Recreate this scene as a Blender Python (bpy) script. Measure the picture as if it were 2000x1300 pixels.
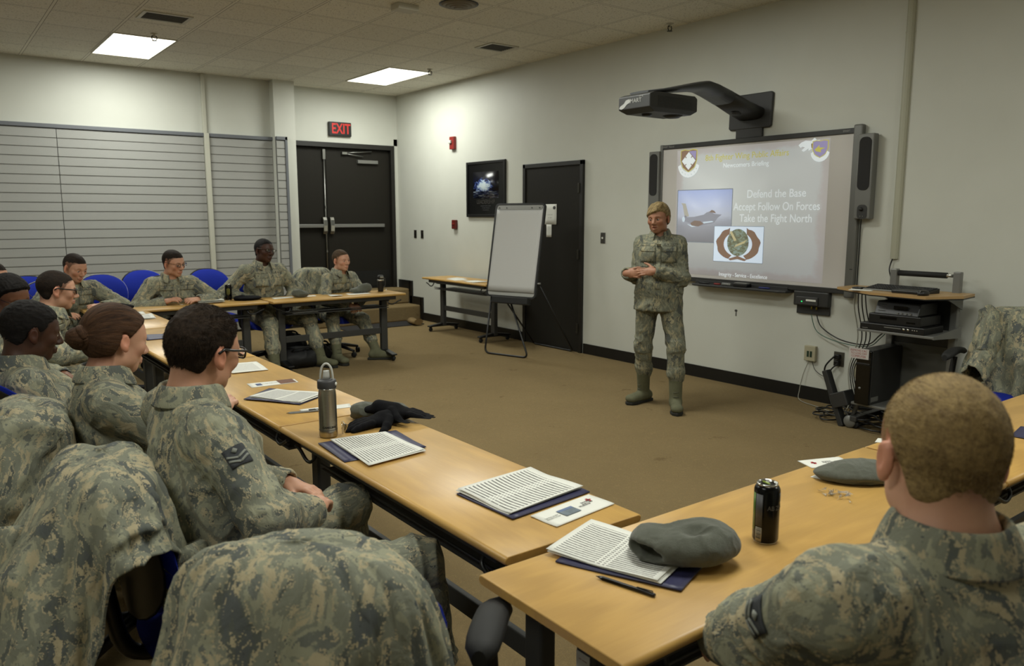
import bpy, bmesh, math, random
import numpy as np
from mathutils import Vector, Matrix
from mathutils.bvhtree import BVHTree
for o in list(bpy.data.objects): bpy.data.objects.remove(o)
SC = bpy.context.scene
COL = SC.collection
pi = math.pi
# ---------------------------------------------------------------- camera
cd = bpy.data.cameras.new('camera'); cam = bpy.data.objects.new('camera', cd); COL.objects.link(cam)
cd.sensor_width = 36; cd.lens = 1530/2000*36; cd.clip_start = .02
cam.location = (0, 0, 1.56)
cam.rotation_euler = (math.radians(90-8.55), 0, -math.radians(37.05))
cd.dof.use_dof = True; cd.dof.focus_distance = 3.6; cd.dof.aperture_fstop = 5.0
SC.camera = cam
# ---------------------------------------------------------------- world, exposure
w = bpy.data.worlds.new('world'); SC.world = w; w.use_nodes = True
w.node_tree.nodes['Background'].inputs[0].default_value = (.8, .85, .9, 1)
w.node_tree.nodes['Background'].inputs[1].default_value = .02
SC.view_settings.view_transform = 'Standard'; SC.view_settings.look = 'None'
SC.view_settings.exposure = -0.13
SC.cycles.diffuse_bounces = 6; SC.cycles.max_bounces = 10; SC.view_settings.gamma = 1
try: SC.view_settings.use_curve_mapping = False
except Exception: pass
# ---------------------------------------------------------------- ceiling lamps: (x, y, watts)
LAMP_COL = (.965, 1.0, .935)
LAMPS = [(2.03, 9.42, 50), (5.08, 9.25, 50), (3.55, 4.85, 58), (.55, 4.85, 34), (2.0, 1.4, 48), (-1.0, 1.4, 32), (4.6, -.3, 38), (-1.0, 8.2, 34)]  # right front lamp is added out of view to brighten the right wall
for i, (x, y, wt) in enumerate(LAMPS):
    l = bpy.data.lights.new('troffer_light', 'AREA'); l.shape = 'RECTANGLE'; l.size = .56; l.size_y = 1.16
    l.energy = wt; l.color = LAMP_COL; l.spread = math.radians(180)
    o = bpy.data.objects.new('troffer_light', l); COL.objects.link(o); o.location = (x, y, 3.315)

# ---------------------------------------------------------------- helpers
def L(h, a=1.0):
    h = h.lstrip('#'); c = [int(h[i:i+2], 16)/255 for i in (0, 2, 4)]
    return tuple(((v/12.92) if v <= .04045 else ((v+.055)/1.055)**2.4) for v in c) + (a,)
MATS = {}
def mat(name, col='#808080', rough=.5, metal=0., bump=0, bscale=60, emit=None, es=1., trans=0, spec=.5, var=0, vscale=8, sheen=0, alpha=None, bdist=.002, coat=0):
    if name in MATS: return MATS[name]
    m = bpy.data.materials.new(name); m.use_nodes = True; nt = m.node_tree; b = nt.nodes['Principled BSDF']
    c = L(col) if isinstance(col, str) else col
    b.inputs['Base Color'].default_value = c; b.inputs['Roughness'].default_value = rough; b.inputs['Metallic'].default_value = metal
    b.inputs['Specular IOR Level'].default_value = spec; b.inputs['Transmission Weight'].default_value = trans
    b.inputs['Sheen Weight'].default_value = sheen; b.inputs['Coat Weight'].default_value = coat
    if emit: b.inputs['Emission Color'].default_value = L(emit); b.inputs['Emission Strength'].default_value = es
    tc = None
    if bump or var:
        tc = nt.nodes.new('ShaderNodeTexCoord')
    if bump:
        n = nt.nodes.new('ShaderNodeTexNoise'); n.inputs['Scale'].default_value = bscale; n.inputs['Detail'].default_value = 3
        nt.links.new(tc.outputs['Object'], n.inputs['Vector'])
        bp = nt.nodes.new('ShaderNodeBump'); bp.inputs['Strength'].default_value = bump; bp.inputs['Distance'].default_value = bdist
        nt.links.new(n.outputs['Fac'], bp.inputs['Height']); nt.links.new(bp.outputs[0], b.inputs['Normal'])
    if var:
        n = nt.nodes.new('ShaderNodeTexNoise'); n.inputs['Scale'].default_value = vscale; n.inputs['Detail'].default_value = 4
        nt.links.new(tc.outputs['Object'], n.inputs['Vector'])
        mx = nt.nodes.new('ShaderNodeMix'); mx.data_type = 'RGBA'
        mx.inputs[6].default_value = tuple(v*(1-var) for v in c[:3])+(1,); mx.inputs[7].default_value = tuple(min(1, v*(1+var)) for v in c[:3])+(1,)
        nt.links.new(n.outputs['Fac'], mx.inputs[0]); nt.links.new(mx.outputs[2], b.inputs['Base Color'])
    if alpha is not None: b.inputs['Alpha'].default_value = alpha
    MATS[name] = m; return m
class NT:
    """small node graph writer"""
    def __init__(s, name, rough=.5, metal=0, spec=.5):
        s.m = bpy.data.materials.new(name); s.m.use_nodes = True; s.nt = s.m.node_tree; s.b = s.nt.nodes['Principled BSDF']
        s.b.inputs['Roughness'].default_value = rough; s.b.inputs['Metallic'].default_value = metal; s.b.inputs['Specular IOR Level'].default_value = spec
        MATS[name] = s.m
    def n(s, t, **kw):
        x = s.nt.nodes.new('ShaderNode'+t)
        for k, v in kw.items():
            if k.startswith('i_'): s.put(x.inputs[k[2:].replace('_', ' ')], v)
            else: setattr(x, k, v)
        return x
    def put(s, sock, v):
        if hasattr(v, 'is_output'): s.nt.links.new(v, sock)
        elif hasattr(v, 'outputs'): s.nt.links.new(v.outputs[0], sock)
        else: sock.default_value = v
    def math(s, op, a, b=0., clamp=False):
        x = s.nt.nodes.new('ShaderNodeMath'); x.operation = op; x.use_clamp = clamp; s.put(x.inputs[0], a); s.put(x.inputs[1], b); return x.outputs[0]
    def vec(s, op, a, b=None):
        x = s.nt.nodes.new('ShaderNodeVectorMath'); x.operation = op; s.put(x.inputs[0], a)
        if b is not None: s.put(x.inputs[1], b)
        return x.outputs[0]
    def mix(s, f, a, b):
        x = s.nt.nodes.new('ShaderNodeMix'); x.data_type = 'RGBA'; s.put(x.inputs[0], f); s.put(x.inputs[6], a); s.put(x.inputs[7], b); return x.outputs[2]
    def noise(s, v, scale, detail=2, rough=.5, dist=0):
        x = s.nt.nodes.new('ShaderNodeTexNoise'); s.put(x.inputs['Vector'], v); x.inputs['Scale'].default_value = scale; x.inputs['Detail'].default_value = detail
        x.inputs['Roughness'].default_value = rough; x.inputs['Distortion'].default_value = dist; return x.outputs['Fac']
    def ramp(s, f, stops, interp='LINEAR'):
        x = s.nt.nodes.new('ShaderNodeValToRGB'); cr = x.color_ramp; cr.interpolation = interp; s.put(x.inputs[0], f)
        while len(cr.elements) < len(stops): cr.elements.new(.5)
        for e, (p, c) in zip(cr.elements, stops): e.position = p; e.color = L(c) if isinstance(c, str) else c
        return x.outputs['Color']
    def sep(s, v):
        x = s.nt.nodes.new('ShaderNodeSeparateXYZ'); s.put(x.inputs[0], v); return x.outputs
    def comb(s, x_, y_, z_):
        x = s.nt.nodes.new('ShaderNodeCombineXYZ'); s.put(x.inputs[0], x_); s.put(x.inputs[1], y_); s.put(x.inputs[2], z_); return x.outputs[0]
    def bump(s, h, st=.3, d=.002):
        x = s.nt.nodes.new('ShaderNodeBump'); x.inputs['Strength'].default_value = st; x.inputs['Distance'].default_value = d; s.put(x.inputs['Height'], h)
        s.nt.links.new(x.outputs[0], s.b.inputs['Normal'])
    def obj(s): return s.n('TexCoord').outputs['Object']
    def color(s, c): s.put(s.b.inputs['Base Color'], c)

def tag(o, label=None, cat=None, group=None, kind=None):
    if label: o['label'] = label
    if cat: o['category'] = cat
    if group: o['group'] = group
    if kind: o['kind'] = kind
    return o
def thing(name, label, cat, loc=(0, 0, 0), rz=0, group=None):
    o = bpy.data.objects.new(name, None); COL.objects.link(o); o.empty_display_size = .05
    o.location = loc; o.rotation_euler = (0, 0, rz); return tag(o, label, cat, group)
def copy_tree(o, loc, rz, label=None, parent=None):
    c = o.copy(); COL.objects.link(c)
    if parent is None:
        c.location = loc; c.rotation_euler = (0, 0, rz)
        if label: c['label'] = label
    else: c.parent = parent
    for ch in list(o.children): copy_tree(ch, None, None, None, c)
    return c
class MB:
    """mesh collector: boxes, tubes, lofts -> ONE mesh"""
    def __init__(s): s.v = []; s.f = []; s.sm = []
    def add(s, v, f, smooth=False):
        n = len(s.v); s.v += [tuple(p) for p in v]; s.f += [tuple(i+n for i in q) for q in f]; s.sm += [smooth]*len(f); return s
    def box(s, x0, x1, y0, y1, z0, z1, M=None):
        v = [(x, y, z) for z in (z0, z1) for y in (y0, y1) for x in (x0, x1)]
        if M is not None: v = [M @ Vector(p) for p in v]
        return s.add(v, [(0, 2, 3, 1), (4, 5, 7, 6), (0, 1, 5, 4), (2, 6, 7, 3), (0, 4, 6, 2), (1, 3, 7, 5)])
    def rings(s, rings, closed=True, cap=True, smooth=True):
        n = len(rings[0]); v = [p for r in rings for p in r]; f = []
        for i in range(len(rings)-1):
            for j in range(n if closed else n-1):
                k = (j+1) % n; f.append((i*n+j, i*n+k, (i+1)*n+k, (i+1)*n+j))
        s.add(v, f, smooth)
        if cap and closed:
            b = len(s.v)-len(v); s.f += [tuple(b+j for j in range(n))[::-1], tuple(b+(len(rings)-1)*n+j for j in range(n))]; s.sm += [False, False]
        return s
    def tube(s, pts, r, seg=10, cap=True, smooth=True):
        pts = [Vector(p) for p in pts]; rs = r if isinstance(r, (list, tuple)) else [r]*len(pts); rings = []; up = None
        for i, p in enumerate(pts):
            t = (pts[min(i+1, len(pts)-1)]-pts[max(i-1, 0)]).normalized()
            if up is None: up = Vector((0, 0, 1)) if abs(t.z) < .9 else Vector((1, 0, 0))
            a = t.cross(up).normalized(); up = a.cross(t).normalized()
            rings.append([p+a*math.cos(q)*rs[i]+up*math.sin(q)*rs[i] for q in [2*pi*k/seg for k in range(seg)]])
        return s.rings(rings, True, cap, smooth)
    def lathe(s, prof, c=(0, 0, 0), seg=24, M=None, smooth=True):
        rings = [[Vector((r*math.cos(2*pi*k/seg), r*math.sin(2*pi*k/seg), z)) for k in range(seg)] for r, z in prof]
        if M is not None: rings = [[M @ p for p in r] for r in rings]
        rings = [[p+Vector(c) for p in r] for r in rings]
        return s.rings(rings, True, True, smooth)
    def prism(s, poly, axis, a, b):
        """poly: 2-D points; extruded along axis from a to b"""
        def P(p, t): return {'x': (t, p[0], p[1]), 'y': (p[0], t, p[1]), 'z': (p[0], p[1], t)}[axis]
        n = len(poly); return s.add([P(p, a) for p in poly]+[P(p, b) for p in poly],
            [tuple(range(n)), tuple(range(n, 2*n))[::-1]]+[(i, i+n, (i+1) % n+n, (i+1) % n) for i in range(n)])
    def grid(s, P, smooth=True, wrap=False):
        n = len(P); m = len(P[0]); f = []
        for i in range(n-1):
            for j in range(m if wrap else m-1): k = (j+1) % m; f.append((i*m+j, i*m+k, (i+1)*m+k, (i+1)*m+j))
        return s.add([p for r in P for p in r], f, smooth)
    def build(s, name, m, parent=None, org=None, bevel=0, seg=2, solid=0, sub=0, fix=True):
        me = bpy.data.meshes.new(name); v = s.v
        if org is not None: v = [(p[0]-org[0], p[1]-org[1], p[2]-org[2]) for p in v]
        me.from_pydata(v, [], s.f); me.polygons.foreach_set('use_smooth', s.sm)
        if fix:
            bm = bmesh.new(); bm.from_mesh(me); bmesh.ops.recalc_face_normals(bm, faces=bm.faces); bm.to_mesh(me); bm.free()
        return link(name, me, m, parent, org, bevel, seg, solid, sub)
def link(name, me, m, parent=None, org=None, bevel=0, seg=2, solid=0, sub=0):
    me.update(); o = bpy.data.objects.new(name, me); COL.objects.link(o)
    if m is not None: me.materials.append(m)
    if org is not None and parent is None: o.location = org
    if parent is not None: o.parent = parent
    if solid: q = o.modifiers.new('s', 'SOLIDIFY'); q.thickness = solid; q.offset = 0
    if bevel: q = o.modifiers.new('b', 'BEVEL'); q.width = bevel; q.segments = seg; q.limit_method = 'ANGLE'; q.angle_limit = math.radians(40)
    if sub: q = o.modifiers.new('u', 'SUBSURF'); q.levels = sub; q.render_levels = sub
    return o
def bx(name, m, x0, x1, y0, y1, z0, z1, parent=None, bevel=0):
    if parent is None: return MB().box(x0, x1, y0, y1, z0, z1).build(name, m, None, ((x0+x1)/2, (y0+y1)/2, z0), bevel)
    return MB().box(x0, x1, y0, y1, z0, z1).build(name, m, parent, None, bevel)
def struct(name, mb, m, **k): return tag(mb.build(name, m, **k), kind='structure')
def text_mesh(txt, size, extrude=.0006, align='CENTER', sx=1., bold=0):
    c = bpy.data.curves.new('t', 'FONT'); c.body = txt; c.size = size; c.extrude = extrude; c.align_x = align; c.align_y = 'CENTER'; c.offset = bold
    o = bpy.data.objects.new('t', c); COL.objects.link(o); bpy.context.view_layer.update()
    me = bpy.data.meshes.new_from_object(o.evaluated_get(bpy.context.evaluated_depsgraph_get()))
    bpy.data.objects.remove(o); bpy.data.curves.remove(c)
    if sx != 1:
        for v in me.vertices: v.co.x *= sx
    return me
def frame(right, up, loc):
    r = Vector(right).normalized(); u = Vector(up).normalized(); n = r.cross(u)
    return Matrix(((r.x, u.x, n.x, loc[0]), (r.y, u.y, n.y, loc[1]), (r.z, u.z, n.z, loc[2]), (0, 0, 0, 1)))
def text(name, txt, size, M, m, parent, **k):
    me = text_mesh(txt, size, **k); me.materials.clear(); me.transform(M); return link(name, me, m, parent)
def smooth_pts(pts, n=6):
    P = [Vector(p) for p in pts]; out = []
    for i in range(len(P)-1):
        a = P[max(i-1, 0)]; b = P[i]; c = P[i+1]; d = P[min(i+2, len(P)-1)]
        for k in range(n):
            t = k/n; out.append(.5*((2*b)+(c-a)*t+(2*a-5*b+4*c-d)*t*t+(-a+3*b-3*c+d)*t*t*t))
    return out+[P[-1]]
def ellpoly(cx, cy, rx, ry, n=24): return [(cx+rx*math.cos(2*pi*k/n), cy+ry*math.sin(2*pi*k/n)) for k in range(n)]
def rrect(cx, cy, w, h, r, n=5):
    out = []
    for sx, sy, a0 in ((1, 1, 0), (-1, 1, 90), (-1, -1, 180), (1, -1, 270)):
        for k in range(n+1):
            a = math.radians(a0+90*k/n); out.append((cx+sx*(w/2-r)+r*math.cos(a), cy+sy*(h/2-r)+r*math.sin(a)))
    return out
# ================================================================ materials
def make_mats():
    g = NT('wall_paint', .55); o = g.obj(); g.color(g.mix(g.noise(o, 3, 4), L('#bfc0b6'), L('#c8c9c0'))); g.bump(g.noise(o, 160, 3), .12, .002)
    g = NT('ceiling_tile', .9); o = g.obj()
    xyz = g.sep(o)
    u = g.math('FRACT', g.math('DIVIDE', g.math('ADD', xyz[0], 60*.61-1.72), .61)); v = g.math('FRACT', g.math('DIVIDE', g.math('ADD', xyz[1], 60*.61-8.80), .61))
    du = g.math('MINIMUM', u, g.math('SUBTRACT', 1., u)); dv = g.math('MINIMUM', v, g.math('SUBTRACT', 1., v))
    line = g.math('LESS_THAN', g.math('MINIMUM', du, dv), .018)
    shad = g.math('LESS_THAN', g.math('MINIMUM', du, dv), .026)
    pits = g.math('GREATER_THAN', g.noise(o, 75, 2, .6), .62)
    iu = g.math('FLOOR', g.math('DIVIDE', g.math('ADD', xyz[0], 60*.61-1.72), .61)); iv = g.math('FLOOR', g.math('DIVIDE', g.math('ADD', xyz[1], 60*.61-8.80), .61))
    wn = g.n('TexWhiteNoise'); wn.noise_dimensions = '3D'; g.put(wn.inputs['Vector'], g.comb(iu, iv, 0.))
    base = g.mix(wn.outputs['Value'], L('#d6d3c6'), L('#e0ddd0'))
    base = g.mix(pits, base, L('#aaa698')); base = g.mix(shad, base, L('#77746a')); base = g.mix(line, base, L('#dcd9cd'))
    g.color(base); g.bump(g.math('ADD', g.math('MULTIPLY', shad, -1.), g.math('MULTIPLY', g.noise(o, 90, 2), .3)), .5, .006)
    g = NT('carpet', .95, spec=.1); o = g.obj()
    n1 = g.noise(o, 2.2, 4); n2 = g.noise(o, 260, 2, .7); n3 = g.noise(g.vec('MULTIPLY', o, (1, 1, 1)), 13, 3, .6, 2.5)
    wv = g.math('LESS_THAN', g.math('ABSOLUTE', g.math('SUBTRACT', n3, .5)), .018)
    c = g.mix(n1, L('#64533a'), L('#7b6849')); c = g.mix(g.math('MULTIPLY', n2, .75), c, L('#96845f')); c = g.mix(g.math('MULTIPLY', wv, .35), c, L('#9a855c'))
    st = g.math('GREATER_THAN', g.noise(o, 3.1, 5, .7), .66); c = g.mix(g.math('MULTIPLY', st, .35), c, L('#4d3b20'))
    g.color(c); g.bump(g.math('ADD', n2, g.math('MULTIPLY', wv, .6)), .7, .006)
    g = NT('oak_laminate', .38, spec=.45); o = g.obj()
    st = g.vec('MULTIPLY', o, (1.6, 22., 22.)); n = g.noise(st, 1.6, 4, .6, 1.2); n2 = g.noise(g.vec('MULTIPLY', o, (5, 260, 60)), 1.5, 2, .7)
    wv = g.n('TexWave', wave_type='RINGS', rings_direction='Y'); g.put(wv.inputs['Vector'], g.vec('MULTIPLY', o, (.7, 3.5, 1.))); wv.inputs['Scale'].default_value = 3.2; wv.inputs['Distortion'].default_value = 5.5; wv.inputs['Detail'].default_value = 3; wv.inputs['Detail Scale'].default_value = 1.2
    c = g.mix(n, L('#b58c49'), L('#c69d55')); c = g.mix(g.math('MULTIPLY', wv.outputs['Fac'],   .42), c, L('#94703a')); c = g.mix(g.math('MULTIPLY', n2, .22), c, L('#d2b47a'))
    g.color(c); g.bump(n2, .05, .001)
    # pixelated tiger stripe camouflage
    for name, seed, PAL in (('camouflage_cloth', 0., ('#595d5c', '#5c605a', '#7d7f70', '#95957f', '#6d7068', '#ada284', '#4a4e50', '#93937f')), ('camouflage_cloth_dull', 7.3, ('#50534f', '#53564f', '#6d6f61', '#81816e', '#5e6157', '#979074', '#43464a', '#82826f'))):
        g = NT(name, .85, spec=.2); a = g.n('Attribute', attribute_name='rest'); r = a.outputs['Vector']
        s = g.n('VectorMath', operation='SNAP'); g.put(s.inputs[0], g.vec('ADD', r, (seed, seed, 0))); s.inputs[1].default_value = (.0022, .0022, .0022); p = s.outputs[0]
        warp = g.n('TexNoise'); g.put(warp.inputs['Vector'], p); warp.inputs['Scale'].default_value = 7; warp.inputs['Detail'].default_value = 2
        p2 = g.vec('ADD', p, g.vec('MULTIPLY', g.vec('SUBTRACT', warp.outputs['Color'], (.5, .5, .5)), (.14, .14, .14)))
        q = g.vec('MULTIPLY', p2, (18, 18, 6.)); n1 = g.noise(q, 1., 4, .62)
        q2 = g.vec('MULTIPLY', g.vec('ADD', p2, (3.1, 1.7, 5.2)), (29, 29, 8.5)); n2 = g.noise(q2, 1., 5, .72)
        q3 = g.vec('MULTIPLY', g.vec('ADD', p, (9.1, 4.7, 2.2)), (52, 52, 13)); n3 = g.noise(q3, 1., 5, .8)
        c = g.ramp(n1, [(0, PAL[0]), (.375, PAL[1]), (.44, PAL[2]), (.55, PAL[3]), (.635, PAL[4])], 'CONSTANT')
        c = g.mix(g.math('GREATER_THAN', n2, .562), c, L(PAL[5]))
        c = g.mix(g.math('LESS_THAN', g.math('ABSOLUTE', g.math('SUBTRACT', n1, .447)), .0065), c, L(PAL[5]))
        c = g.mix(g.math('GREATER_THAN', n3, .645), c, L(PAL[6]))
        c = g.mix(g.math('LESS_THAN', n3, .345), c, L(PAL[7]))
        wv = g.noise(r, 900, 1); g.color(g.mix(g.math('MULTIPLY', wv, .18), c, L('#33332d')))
        g.bump(g.math('ADD', g.noise(g.vec('MULTIPLY', r, (1, 1, .45)), 26, 4, .6, 1.0), g.math('MULTIPLY', wv, .05)), .45, .012)
    # skin with per-vertex tint
    for name, c1, c2 in (('skin_fair', '#b08268', '#c19278'), ('skin_pale', '#b98a71', '#c79a80'), ('skin_dark', '#3a2318', '#4a2e20'), ('skin_brown', '#633f2b', '#795038'), ('skin_tan', '#93674f', '#a2755b')):
        g = NT(name, .5, spec=.35); o = g.obj(); a = g.n('Attribute', attribute_name='tint')
        c = g.mix(g.noise(o, 30, 3), L(c1), L(c2)); x = g.n('Mix'); x.data_type = 'RGBA'; x.blend_type = 'MULTIPLY'; x.inputs[0].default_value = 1; g.put(x.inputs[6], c); g.put(x.inputs[7], a.outputs['Color'])
        g.color(x.outputs[2]); g.b.inputs['Subsurface Weight'].default_value = .08; g.b.inputs['Subsurface Radius'].default_value = (.012, .004, .002); g.bump(g.noise(o, 300, 2), .1, .001)
    for name, c1, c2, sc in (('hair_brown', '#1a130e', '#32261b', 1), ('hair_light_brown', '#33271b', '#54422f', 1), ('hair_black', '#0b0908', '#191513', 1), ('hair_blond_buzz', '#665338', '#9a8357', 1), ('hair_highlighted', '#3a2e1e', '#a08a60', 1), ('hair_auburn', '#281a11', '#523926', 1), ('hair_dark_brown', '#15100c', '#2a1f17', 1)):
        g = NT(name, .75, spec=.18); a = g.n('Attribute', attribute_name='rest'); r = a.outputs['Vector']
        st = g.noise(g.vec('MULTIPLY', r, (260, 40, 260)), 1., 3, .6, .6); big = g.noise(g.vec('MULTIPLY', r, (70, 12, 60)), 1, 3, .6, .8)
        f = g.math('ADD', g.math('MULTIPLY', st, .5), g.math('MULTIPLY', big, .55)); g.color(g.ramp(f, [(.36, c1), (.68, c2)])); g.bump(st, .6, .003)
    # printed forms: rows of dark bars
    def form(name, rows, bar, ink, cols, mx, top=.09):
        g = NT(name, .6, spec=.25); uv = g.n('UVMap') ; s = g.sep(uv.outputs[0]); u, v = s[0], s[1]
        fr = g.math('FRACT', g.math('MULTIPLY', v, float(rows))); row = g.math('LESS_THAN', fr, bar)
        iv = g.math('FLOOR', g.math('MULTIPLY', v, float(rows)))
        ins = g.math('MULTIPLY', g.math('GREATER_THAN', u, mx), g.math('LESS_THAN', u, 1-mx)); ins = g.math('MULTIPLY', ins, g.math('MULTIPLY', g.math('GREATER_THAN', v, .05), g.math('LESS_THAN', v, 1-top)))
        f = g.math('MULTIPLY', row, ins)
        for c0, c1 in cols: f = g.math('MULTIPLY', f, g.math('SUBTRACT', 1., g.math('MULTIPLY', g.math('GREATER_THAN', u, c0), g.math('LESS_THAN', u, c1))))
        wn = g.n('TexWhiteNoise', noise_dimensions='2D'); g.put(wn.inputs['Vector'], g.comb(g.math('FLOOR', g.math('MULTIPLY', u, 70.)), iv, 0.)); f = g.math('MULTIPLY', f, g.math('ADD', .72, g.math('MULTIPLY', wn.outputs['Value'], .28)))
        g.color(g.mix(f, L('#dcdcd4'), L(ink)))
    form('form_print', 20, .44, '#545451', [(.46, .475), (.50, .515), (.545, .56)], .05)
    form('letter_print', 34, .34, '#8d8d8b', [], .12, .16)
    form('dense_print', 40, .5, '#77777a', [(.48, .52)], .06)
    g = NT('iceberg_print', .25, spec=.5); uv = g.n('UVMap').outputs[0]; s = g.sep(uv); n = g.noise(g.vec('MULTIPLY', uv, (4, 5, 1)), 2.2, 5, .62, 1.5)
    d = g.vec('MULTIPLY', g.vec('SUBTRACT', uv, (.42, .45, 0)), (1.15, 1.35, 0)); ln = g.n('VectorMath', operation='LENGTH'); g.put(ln.inputs[0], d)
    f = g.math('SUBTRACT', g.math('ADD', n, .18), ln.outputs['Value']); berg = g.ramp(f, [(.0, '#0b0b12'), (.28, '#121528'), (.36, '#33468e'), (.42, '#93a9c8'), (.55, '#c9d6da')])
    sea = g.ramp(g.noise(g.vec('MULTIPLY', uv, (3, 22, 1)), 1.5, 4, .6, .8), [(.4, '#0b0d12'), (.55, '#2c3b66'), (.63, '#b9c4c6')])
    g.color(g.mix(g.math('LESS_THAN', s[1], .27), berg, sea))
    g = NT('slide_background', .4, spec=.3); uv = g.n('UVMap').outputs[0]; s = g.sep(uv)
    eu = g.math('MINIMUM', s[0], g.math('SUBTRACT', 1., s[0])); ev = g.math('MINIMUM', s[1], g.math('SUBTRACT', 1., s[1])); e = g.math('ADD', g.math('MINIMUM', eu, ev), g.math('MULTIPLY', g.math('SUBTRACT', g.noise(g.vec('MULTIPLY', uv, (1.4, 1, 1)), 7, 5, .65), .5), .09))
    col = g.ramp(e, [(.0, '#aaa6a2'), (.03, '#aca8a6'), (.06, '#b3b6b5'), (.4, '#b5b9b7')]); g.color(col); g.put(g.b.inputs['Emission Color'], col); g.b.inputs['Emission Strength'].default_value = .55  # emission stands in for the projector's light on the board
    g = NT('slide_sky_glow', .4, spec=.3); uv = g.n('UVMap').outputs[0]; s = g.sep(uv)
    c = g.ramp(g.math('ADD', s[1], g.math('MULTIPLY', g.math('SUBTRACT', g.noise(g.vec('MULTIPLY', uv, (3, 10, 1)), 3, 4, .6), .5), .12)), [(.0, '#a3a5ac'), (.3, '#a3a6b0'), (.42, '#acb1be'), (.5, '#bcc2d2'), (.72, '#b4bdd8'), (1, '#a6b3dc')]); g.color(c); g.put(g.b.inputs['Emission Color'], c); g.b.inputs['Emission Strength'].default_value = .45  # sky picture glows in place of projected light
    g = NT('earth_print', .4, spec=.3); uv = g.obj(); c = g.ramp(g.noise(g.vec('MULTIPLY', uv, (1, 1.3, 3)), 14, 5, .65, 1.), [(.4, '#b9cfd0'), (.5, '#9fa98f'), (.6, '#8d8a78')]); g.color(c)
    g = NT('brushed_steel', .28, 1.); o = g.obj(); n = g.noise(g.vec('MULTIPLY', o, (60, 60, 600)), 1, 3); g.color(g.mix(n, L('#9c988e'), L('#b3afa4')))
    g = NT('slat_panel', .6); o = g.obj(); g.color(g.mix(g.noise(g.vec('MULTIPLY', o, (20, 20, 200)), 2, 3), L('#93938f'), L('#9c9c98'))); g.bump(g.noise(g.vec('MULTIPLY', o, (30, 30, 300)), 1, 2), .15, .002)
    g = NT('door_paint', .65, spec=.25); o = g.obj(); g.color(g.mix(g.noise(g.vec('MULTIPLY', o, (60, 60, 1.5)), 1, 4, .6), L('#17150f'), L('#1e1b14')))
    g = NT('easel_pad', .6); o = g.obj(); g.color(L('#bdbdbb')); g.bump(g.noise(g.vec('MULTIPLY', o, (1, 1, 4)), 14, 3), .15, .004)
    g = NT('blue_cloth', .85, spec=.2); o = g.obj(); g.color(g.mix(g.noise(o, 220, 2), L('#0f1f7c'), L('#1b2f9f'))); g.bump(g.noise(o, 500, 1), .3, .001)
    g = NT('fleece', .95, spec=.1); o = g.obj(); g.color(g.mix(g.noise(o, 90, 4), L('#4f5148'), L('#5d5f55'))); g.bump(g.noise(o, 350, 3, .7), .6, .003); g.b.inputs['Sheen Weight'].default_value = .25
    g = NT('knit_black', .9, spec=.15); o = g.obj(); g.color(L('#0c0c0f')); g.bump(g.noise(o, 420, 2), .7, .002)
    g = NT('suede_sage', .9, spec=.15); o = g.obj(); g.color(g.mix(g.noise(o, 40, 4), L('#5a5a46'), L('#6a6a54'))); g.bump(g.noise(o, 250, 3), .35, .002)
make_mats()
m_wall = MATS['wall_paint']; m_oak = MATS['oak_laminate']; m_camo = MATS['camouflage_cloth']
m_gun = mat('dark_grey_metal', '#3f3f3d', .5, .3, .1, 200)
m_blk = mat('black_plastic', '#0d0d0d', .4, 0, .1, 300)
m_blk2 = mat('black_rubber', '#121211', .7)
m_alu = mat('satin_aluminium', '#8d8d89', .35, .9)
m_silver = mat('silver_plastic', '#777773', .4, .3)
m_chrome = mat('bright_steel', '#c9c9c5', .18, 1.)
m_white = mat('white_paper', '#dadad2', .6, 0, spec=.25)
m_navy = mat('navy_card', '#2b2b4b', .45, 0, .2, 200)
m_charc = mat('charcoal_plastic', '#2b2b2a', .5, 0, .15, 220)
m_frame = mat('door_frame_paint', '#15130e', .5)
m_base = mat('black_skirting', '#0f0e0c', .45)
m_tee = mat('sage_cotton', '#8e8a6d', .9, 0, .4, 300)
m_clear = mat('clear_plastic', '#ffffff', .12, 0, trans=1., spec=.5)
# ================================================================ room
WX = 5.97; CZ = 3.34
struct('floor', MB().box(-3.6, WX+.1, -2.6, 11.1, -.1, 0), MATS['carpet'])
# ceiling slab with holes left for the troffers
LP = [(2.03, 9.42), (5.08, 9.25), (3.55, 4.85), (.55, 4.85), (2.0, 1.4), (-1.0, 1.4), (4.6, -.3), (-1.0, 8.2)]
LP[0] = (2.025, 9.41); LP[1] = (5.075, 9.41)
mb = MB()
mb.add([(-3.6, -2.6, CZ), (WX+.1, -2.6, CZ), (WX+.1, 11.1, CZ), (-3.6, 11.1, CZ)], [(0, 1, 2, 3)])
mb.add([(-3.6, -2.6, CZ+.1), (WX+.1, -2.6, CZ+.1), (WX+.1, 11.1, CZ+.1), (-3.6, 11.1, CZ+.1)], [(0, 1, 2, 3)])
struct('ceiling', mb, MATS['ceiling_tile'], fix=False)
struct('wall_right', MB().prism([(WX, -2.6), (WX+.1, -2.6), (WX+.1, 11.1), (WX+.02, 11.1), (WX+.02, 7.75), (WX, 7.75)], 'z', 0, CZ), m_wall)
struct('wall_left', MB().box(-3.6, -3.5, -2.6, 11.1, 0, CZ), m_wall)
struct('wall_front', MB().box(-3.5, WX, -2.6, -2.5, 0, CZ), m_wall)
struct('wall_back', MB().box(-3.5, 3.97, 10.65, 10.75, 0, CZ).box(3.95, 4.24, 10.5, 10.75, 0, CZ).box(4.24, 4.30, 10.85, 10.95, 0, CZ).box(4.14, 4.24, 10.7, 10.95, 0, CZ)
       .box(4.30, WX+.02, 10.85, 10.95, 2.6, CZ).box(4.2, WX+.02, 11.05, 11.1, 0, 2.7).box(5.93, WX+.02, 10.85, 11.06, 0, 2.7), m_wall)
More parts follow.
